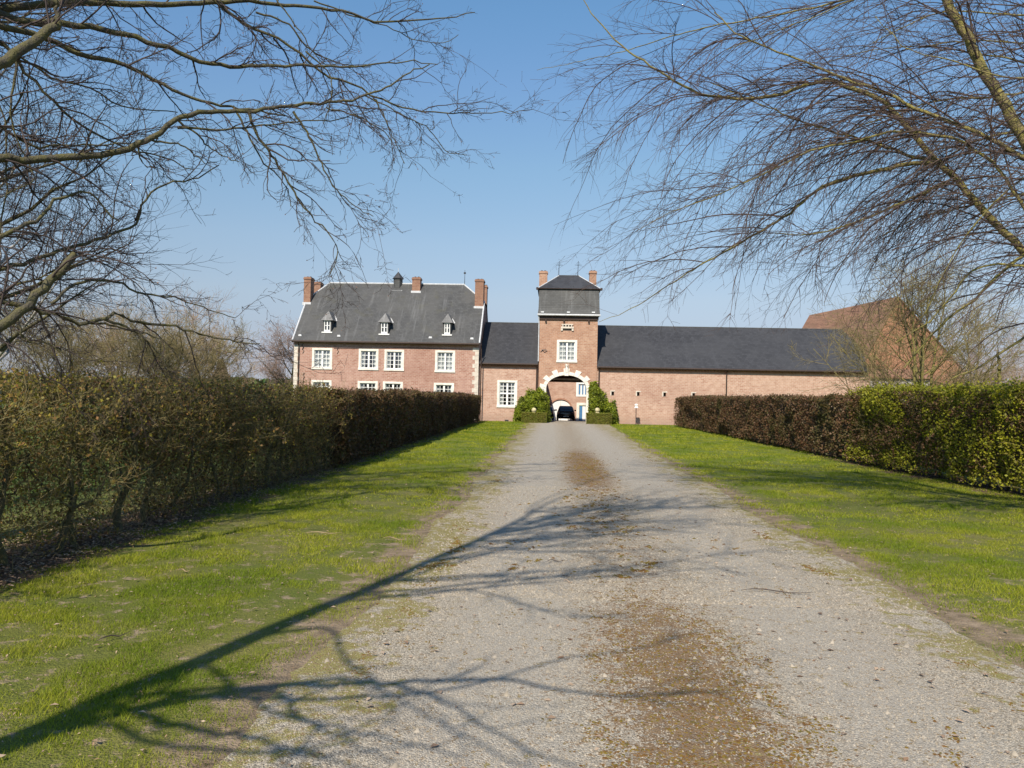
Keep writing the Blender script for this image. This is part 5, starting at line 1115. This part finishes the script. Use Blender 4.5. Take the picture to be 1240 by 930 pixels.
# ---- hedges
def hedge(name, label, x_of, ya, yb, h, wdt, n, leaf, size, group, hj=.12, gap=0.0, core=True, twigs=1500, tw='twig_left', nm=101):
    xm = x_of((ya+yb)/2); root = empty(name, (xm, (ya+yb)/2, 0), label, 'hedge', group)
    P = []; N = int(n*1.5); y = rng.uniform(ya, yb, N); z = rng.random(N); hh = h+hj*(fbm(y*.8, y*0+2, nm)-.5)*2.6+hj*1.1*(rng.random(N)**6)+hj*(perlin2(y*4, y*0, nm+3)-.5)
    f = rng.random(N); xc = x_of(y); s = np.where(f < .40, -1, np.where(f < .8, 1, 0)); inset = rng.exponential(.09, N)
    lump = (fbm(y*.9, z*2.4, nm+7)-.5)*.62; half = wdt/2+lump
    x = np.where(s == 0, xc+rng.uniform(-1, 1, N)*half, xc+s*(half-inset)); zz = np.where(s == 0, hh-rng.exponential(.05, N), z*hh)
    mixd = 1; e = rng.random(N) < .02; y = np.where(e & (rng.random(N) < .5), ya+rng.random(N)*.15, y)
    keep = (fbm(y*1.2, zz*1.4, nm+20)+.25*rng.random(N) > gap) & (zz > .08+.25*fbm(y*3, y*0, nm+31)*rng.random(N)); P = np.stack([x, y, zz], 1)[keep][:n]
    V, F = quads(P, size, None, .75); npmesh('foliage', V, F, leaf, root)
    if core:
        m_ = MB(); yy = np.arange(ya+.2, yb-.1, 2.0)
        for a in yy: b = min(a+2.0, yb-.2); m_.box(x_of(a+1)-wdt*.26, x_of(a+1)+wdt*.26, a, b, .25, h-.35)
        m_.build('dark_core', 'timber_dark', root)  # plain dark filler boxes added so the hedge is not see-through
    w_ = Wood(); y = rng.uniform(ya, yb, twigs); pos = np.stack([x_of(y)+rng.uniform(-.7, .7, twigs)*wdt/2, y, rng.uniform(.1, h*.97, twigs)], 1); pos[:, 0] += np.sign(rng.random(twigs)-.5)*wdt*.16; d = rng.normal(size=(twigs, 3)); d[:, 2] = np.abs(d[:, 2])+.4; d[:, 0] *= 1.5
    P2, R2 = shoot(pos, d, np.full(twigs, .45)*(.4+rng.random(twigs)), np.full(twigs, .005), 5, .2, (0, 0, .05)); w_.add(P2, R2, 3); w_.build('twigs', tw, root)
    y = ya+.4
    while y < yb:
        x = float(x_of(y)); a = random.uniform(-.15, .15); MB().tube([(x, y, -.05), (x+a*.5, y+a, .5), (x+a, y+a*.3, 1.2)], [.045, .035, .02], 5).build('stem', 'bark_hedge', root); y += random.uniform(.7, 1.1)
    return root
def sprigs(root, x_of, ya, yb, n, wdt, h, leaf, size):      # leaves of the neighbouring kind straying across the join
    y = ya+(yb-ya)*rng.random(n); z = h*rng.random(n)**.8; s = np.sign(rng.random(n)-.6); k = fbm(y*1.1, z*1.6, 640)+.35*(y-ya)/(yb-ya) > .62
    P = np.stack([x_of(y)+s*(wdt/2+.04+(fbm(y*.9, z*2.4, 177)-.5)*.3), y, z+.1], 1)[k]; V, F = quads(P, size, None, .75); npmesh('foliage', V, F, leaf, root)
xl_ = lambda y: -6.45+0*y; xr_ = lambda y: 11.55-(y-17.7)*.0316
gh1, gh2 = 'clipped hedges along the left verge', 'clipped hedges along the right verge'
hedge('beech_hedge', 'dense clipped dark brown hedge on the left, ending at the manor house', xl_, 21, 61.5, 2.10, 1.15, 120000, 'leaf_left_hedge', .08, gh1, twigs=9000, gap=.34)
hedge('beech_hedge', 'clipped russet brown hedge on the right, running up to the long barn', xr_, 27.5, 61, 2.27, 1.2, 100000, 'leaf_beech_brown', .08, gh2, nm=140, twigs=7000, gap=.34, tw='twig_left')
hg = hedge('hornbeam_hedge', 'leafy bright green hedge at the right edge of the view', xr_, 12, 28.2, 2.5, 1.35, 80000, 'leaf_hornbeam_green', .064, gh2, hj=.20, nm=170, twigs=6000, tw='twig_olive', gap=.40)
sprigs(hg, xr_, 15, 28, 18000, 1.35, 2.4, 'leaf_beech_brown', .066)
# open near part of the left hedge: separate crooked stems, thin leaves, light between them
oh = empty('thin_hedge', (-6.5, 12, 0), 'thin old hedge of crooked bare stems with sparse olive leaves at the left edge', 'hedge', gh1)
OL = []; y = 4.2
while y < 21.5:
    for row in ((0,) if random.random() < .6 else (0, 1)):
        x = -6.3-row*.55+random.uniform(-.12, .12); yy = y+random.uniform(-.1, .1); so = Wood(); r = random.uniform(.03, .06); hh = random.uniform(.55, 1.0)
        a = random.uniform(-.12, .12); b = Vector((x, yy, -.05)); c = b+Vector((a, a*.7, hh)); 
        P = resample([b, b+Vector((random.uniform(-.06, .06), random.uniform(-.06, .06), hh*.5)), c, c+Vector((random.uniform(-.2, .2), random.uniform(-.25, .25), .6)), c+Vector((random.uniform(-.3, .3), random.uniform(-.3, .3), 1.25))], 16, .012); Rr = np.interp(np.linspace(0, 1, 16), [0, .1, .4, 1], [r*1.3, r, r*.75, .01]); so.add(P[None], Rr[None], 7); OL.append((P[5:], Rr[5:]))
        for q in range(random.randint(5, 8)):
            i = random.randint(5, 13); a = rng.random()*6.28; ln = random.uniform(.4, .9); s = Vector(P[i]); l = resample([s, s+Vector((math.cos(a)*ln*.4*.7, math.sin(a)*ln*.5, ln*.2)), s+Vector((math.cos(a)*ln*.6, math.sin(a)*ln, ln*.8))], 8, .02)
            l[:, 2] = np.minimum(l[:, 2], 2.15); rr = np.linspace(Rr[i]*.6, .006, 8); so.add(l[None], rr[None], 5); OL.append((l, rr))
        so.build('stem', 'bark_hedge', oh)
    y += random.uniform(.55, 1.0)
ow = Wood(); P2, P3, P4 = crown_from(OL, ow, 1500, .55, .006, 9000, .24, 9000, .1, .2, (0, 0, .03), K2=7, t0=.1, r3=.0032, r4=.0022); n = 5200; y = rng.uniform(4.2, 21.5, n); pos = np.stack([-6.45+rng.uniform(-.5, .5, n), y, rng.random(n)**1.2*1.9], 1); d = rng.normal(size=(n, 3)); d[:, 2] = np.abs(d[:, 2])+.25
Pu, Ru = shoot(pos, d, .6*(.4+rng.random(n)), np.full(n, .0042), 7, .28, (0, 0, .05)); Pu = Pu[(Pu[:, :, 2].max(1) < 2.3)]; ow.add(Pu, Ru[:len(Pu)], 3); ow.build('twigs', 'twig_olive', oh)
k = rng.choice(len(P4), 17000); P = P4[k, rng.integers(0, 4, 17000)]+rng.normal(size=(17000, 3))*.02
n = 42000; y = 4.5+17.5*rng.random(n)**.85; z = 2.3*rng.random(n); Q = np.stack([-6.55+rng.uniform(-.55, .55, n), y, z+.1*(fbm(y*2, y*0, 5)-.5)], 1); Q = Q[fbm(Q[:, 1]*1.3, Q[:, 2]*1.5, 300)+.016*(y-6)+.10*(z > 1.3) > .50]
P = np.concatenate([P, Q]); Qb = P[(P[:, 1] > 10) & (rng.random(len(P)) < .5) & (P[:, 2] < 2.2)]; V, F = quads(Qb+rng.normal(size=Qb.shape)*.03, .055, None, .7); npmesh('brown_foliage', V, F, 'leaf_left_hedge', oh); P = P[(P[:, 2] < 2.26-.008*(P[:, 1]-8)-.12+.5*fbm(P[:, 1]*1.3, P[:, 1]*0, 9)*(1+.5*(rng.random(len(P)) > .9))) & (P[:, 2] > .06)]; V, F = quads(P, .046, None, .7); npmesh('foliage', V, F, 'leaf_open_hedge', oh)
# rough growth in the field behind the thin hedge
n = 60000; y = rng.uniform(5, 60, n); x = -9.5-22*rng.random(n)**1.3; hgt = np.clip(fbm(x*.35, y*.35, 401)-.28, 0, 1)*2.4*np.clip((-x-9)/4, .15, 1); P = np.stack([x, y, hgt*rng.random(n)**.5+.03], 1)
V, F = quads(P, .12, None, .7); tag(npmesh('undergrowth', V, F, 'leaf_field'), 'low green undergrowth in the field behind the left hedge', 'undergrowth', kind='stuff')
# far hedgerow on the skyline
n = 30000; x = rng.uniform(-150, -30, n); y = 130+rng.normal(size=n)*3; P = np.stack([x, y, rng.random(n)*(2.2+3.0*fbm(x*.06, x*0, 500))], 1); V, F = quads(P, .9, None, .7)
tag(npmesh('far_wood', V, F, 'leaf_field'), 'distant low line of trees on the left skyline', 'woodland', kind='stuff')
n = 20000; x = rng.uniform(35, 190, n); y = 150+rng.normal(size=n)*3; P = np.stack([x, y, rng.random(n)*(2.5+4.0*fbm(x*.05, x*0, 510))], 1); V, F = quads(P, .9, None, .7)
tag(npmesh('far_wood', V, F, 'leaf_field'), 'distant low line of trees on the right skyline', 'woodland', kind='stuff')

# ---- overhead wires on the left
a_ = at_y(362, 430, YH); pw = empty('overhead_wires', (a_.x, YH, a_.z), 'pair of thin overhead wires running left from the corner of the manor house', 'wires')
for k, (pa, pb) in enumerate((((362, 427), (215, 432)), ((362, 432), (215, 437)))):
    p, q = at_y(*pa, YH), at_y(*pb, 90.0); m = (p+q)/2-Vector((0, 0, .5)); MB().tube([p, p*.25+q*.75-Vector((0, 0, .35)) if 0 else (p+m)/2-Vector((0, 0, .1)), m, (m+q)/2-Vector((0, 0, .1)), q], .02, 4).build('wire', 'iron', pw)
# ---- fallen sticks and bark on the grass and drive
for px, py, L_, a, lab, mt in ((392, 646, .55, .3, 'curved pale strip of bark lying on the left lawn', 'twig_tan'), (478, 653, .35, -.1, 'short straight stick lying at the left edge of the drive', 'twig_tan'), (940, 717, .75, 0, 'long thin twig lying across the right half of the drive', 'twig_left'),
        (672, 680, .22, .5, 'small dark twig lying on the drive near its middle', 'twig_left'), (222, 692, .16, .2, 'pale wood chip on the left lawn beneath the bark strip', 'twig_tan'), (138, 772, .3, 1.1, 'dark forked twig on the left lawn', 'twig_left'), (688, 705, .10, 0, 'brown curled leaf lying in the middle of the drive', 'litter')):
    p = at_g(px, py, .03); m_ = MB(); c, s = math.cos(a), math.sin(a); tp = [p+Vector((c*L_*(u-.5), s*L_*(u-.5)+.04*math.sin(u*5), .012+.01*math.sin(u*7))) for u in np.linspace(0, 1, 7)]
    m_.tube(tp, [.002, .005, .006, .006, .005, .004, .002], 5); o = m_.build('fallen_stick' if mt != 'litter' else 'fallen_leaf', mt); tag(o, lab, 'stick' if mt != 'litter' else 'leaf')
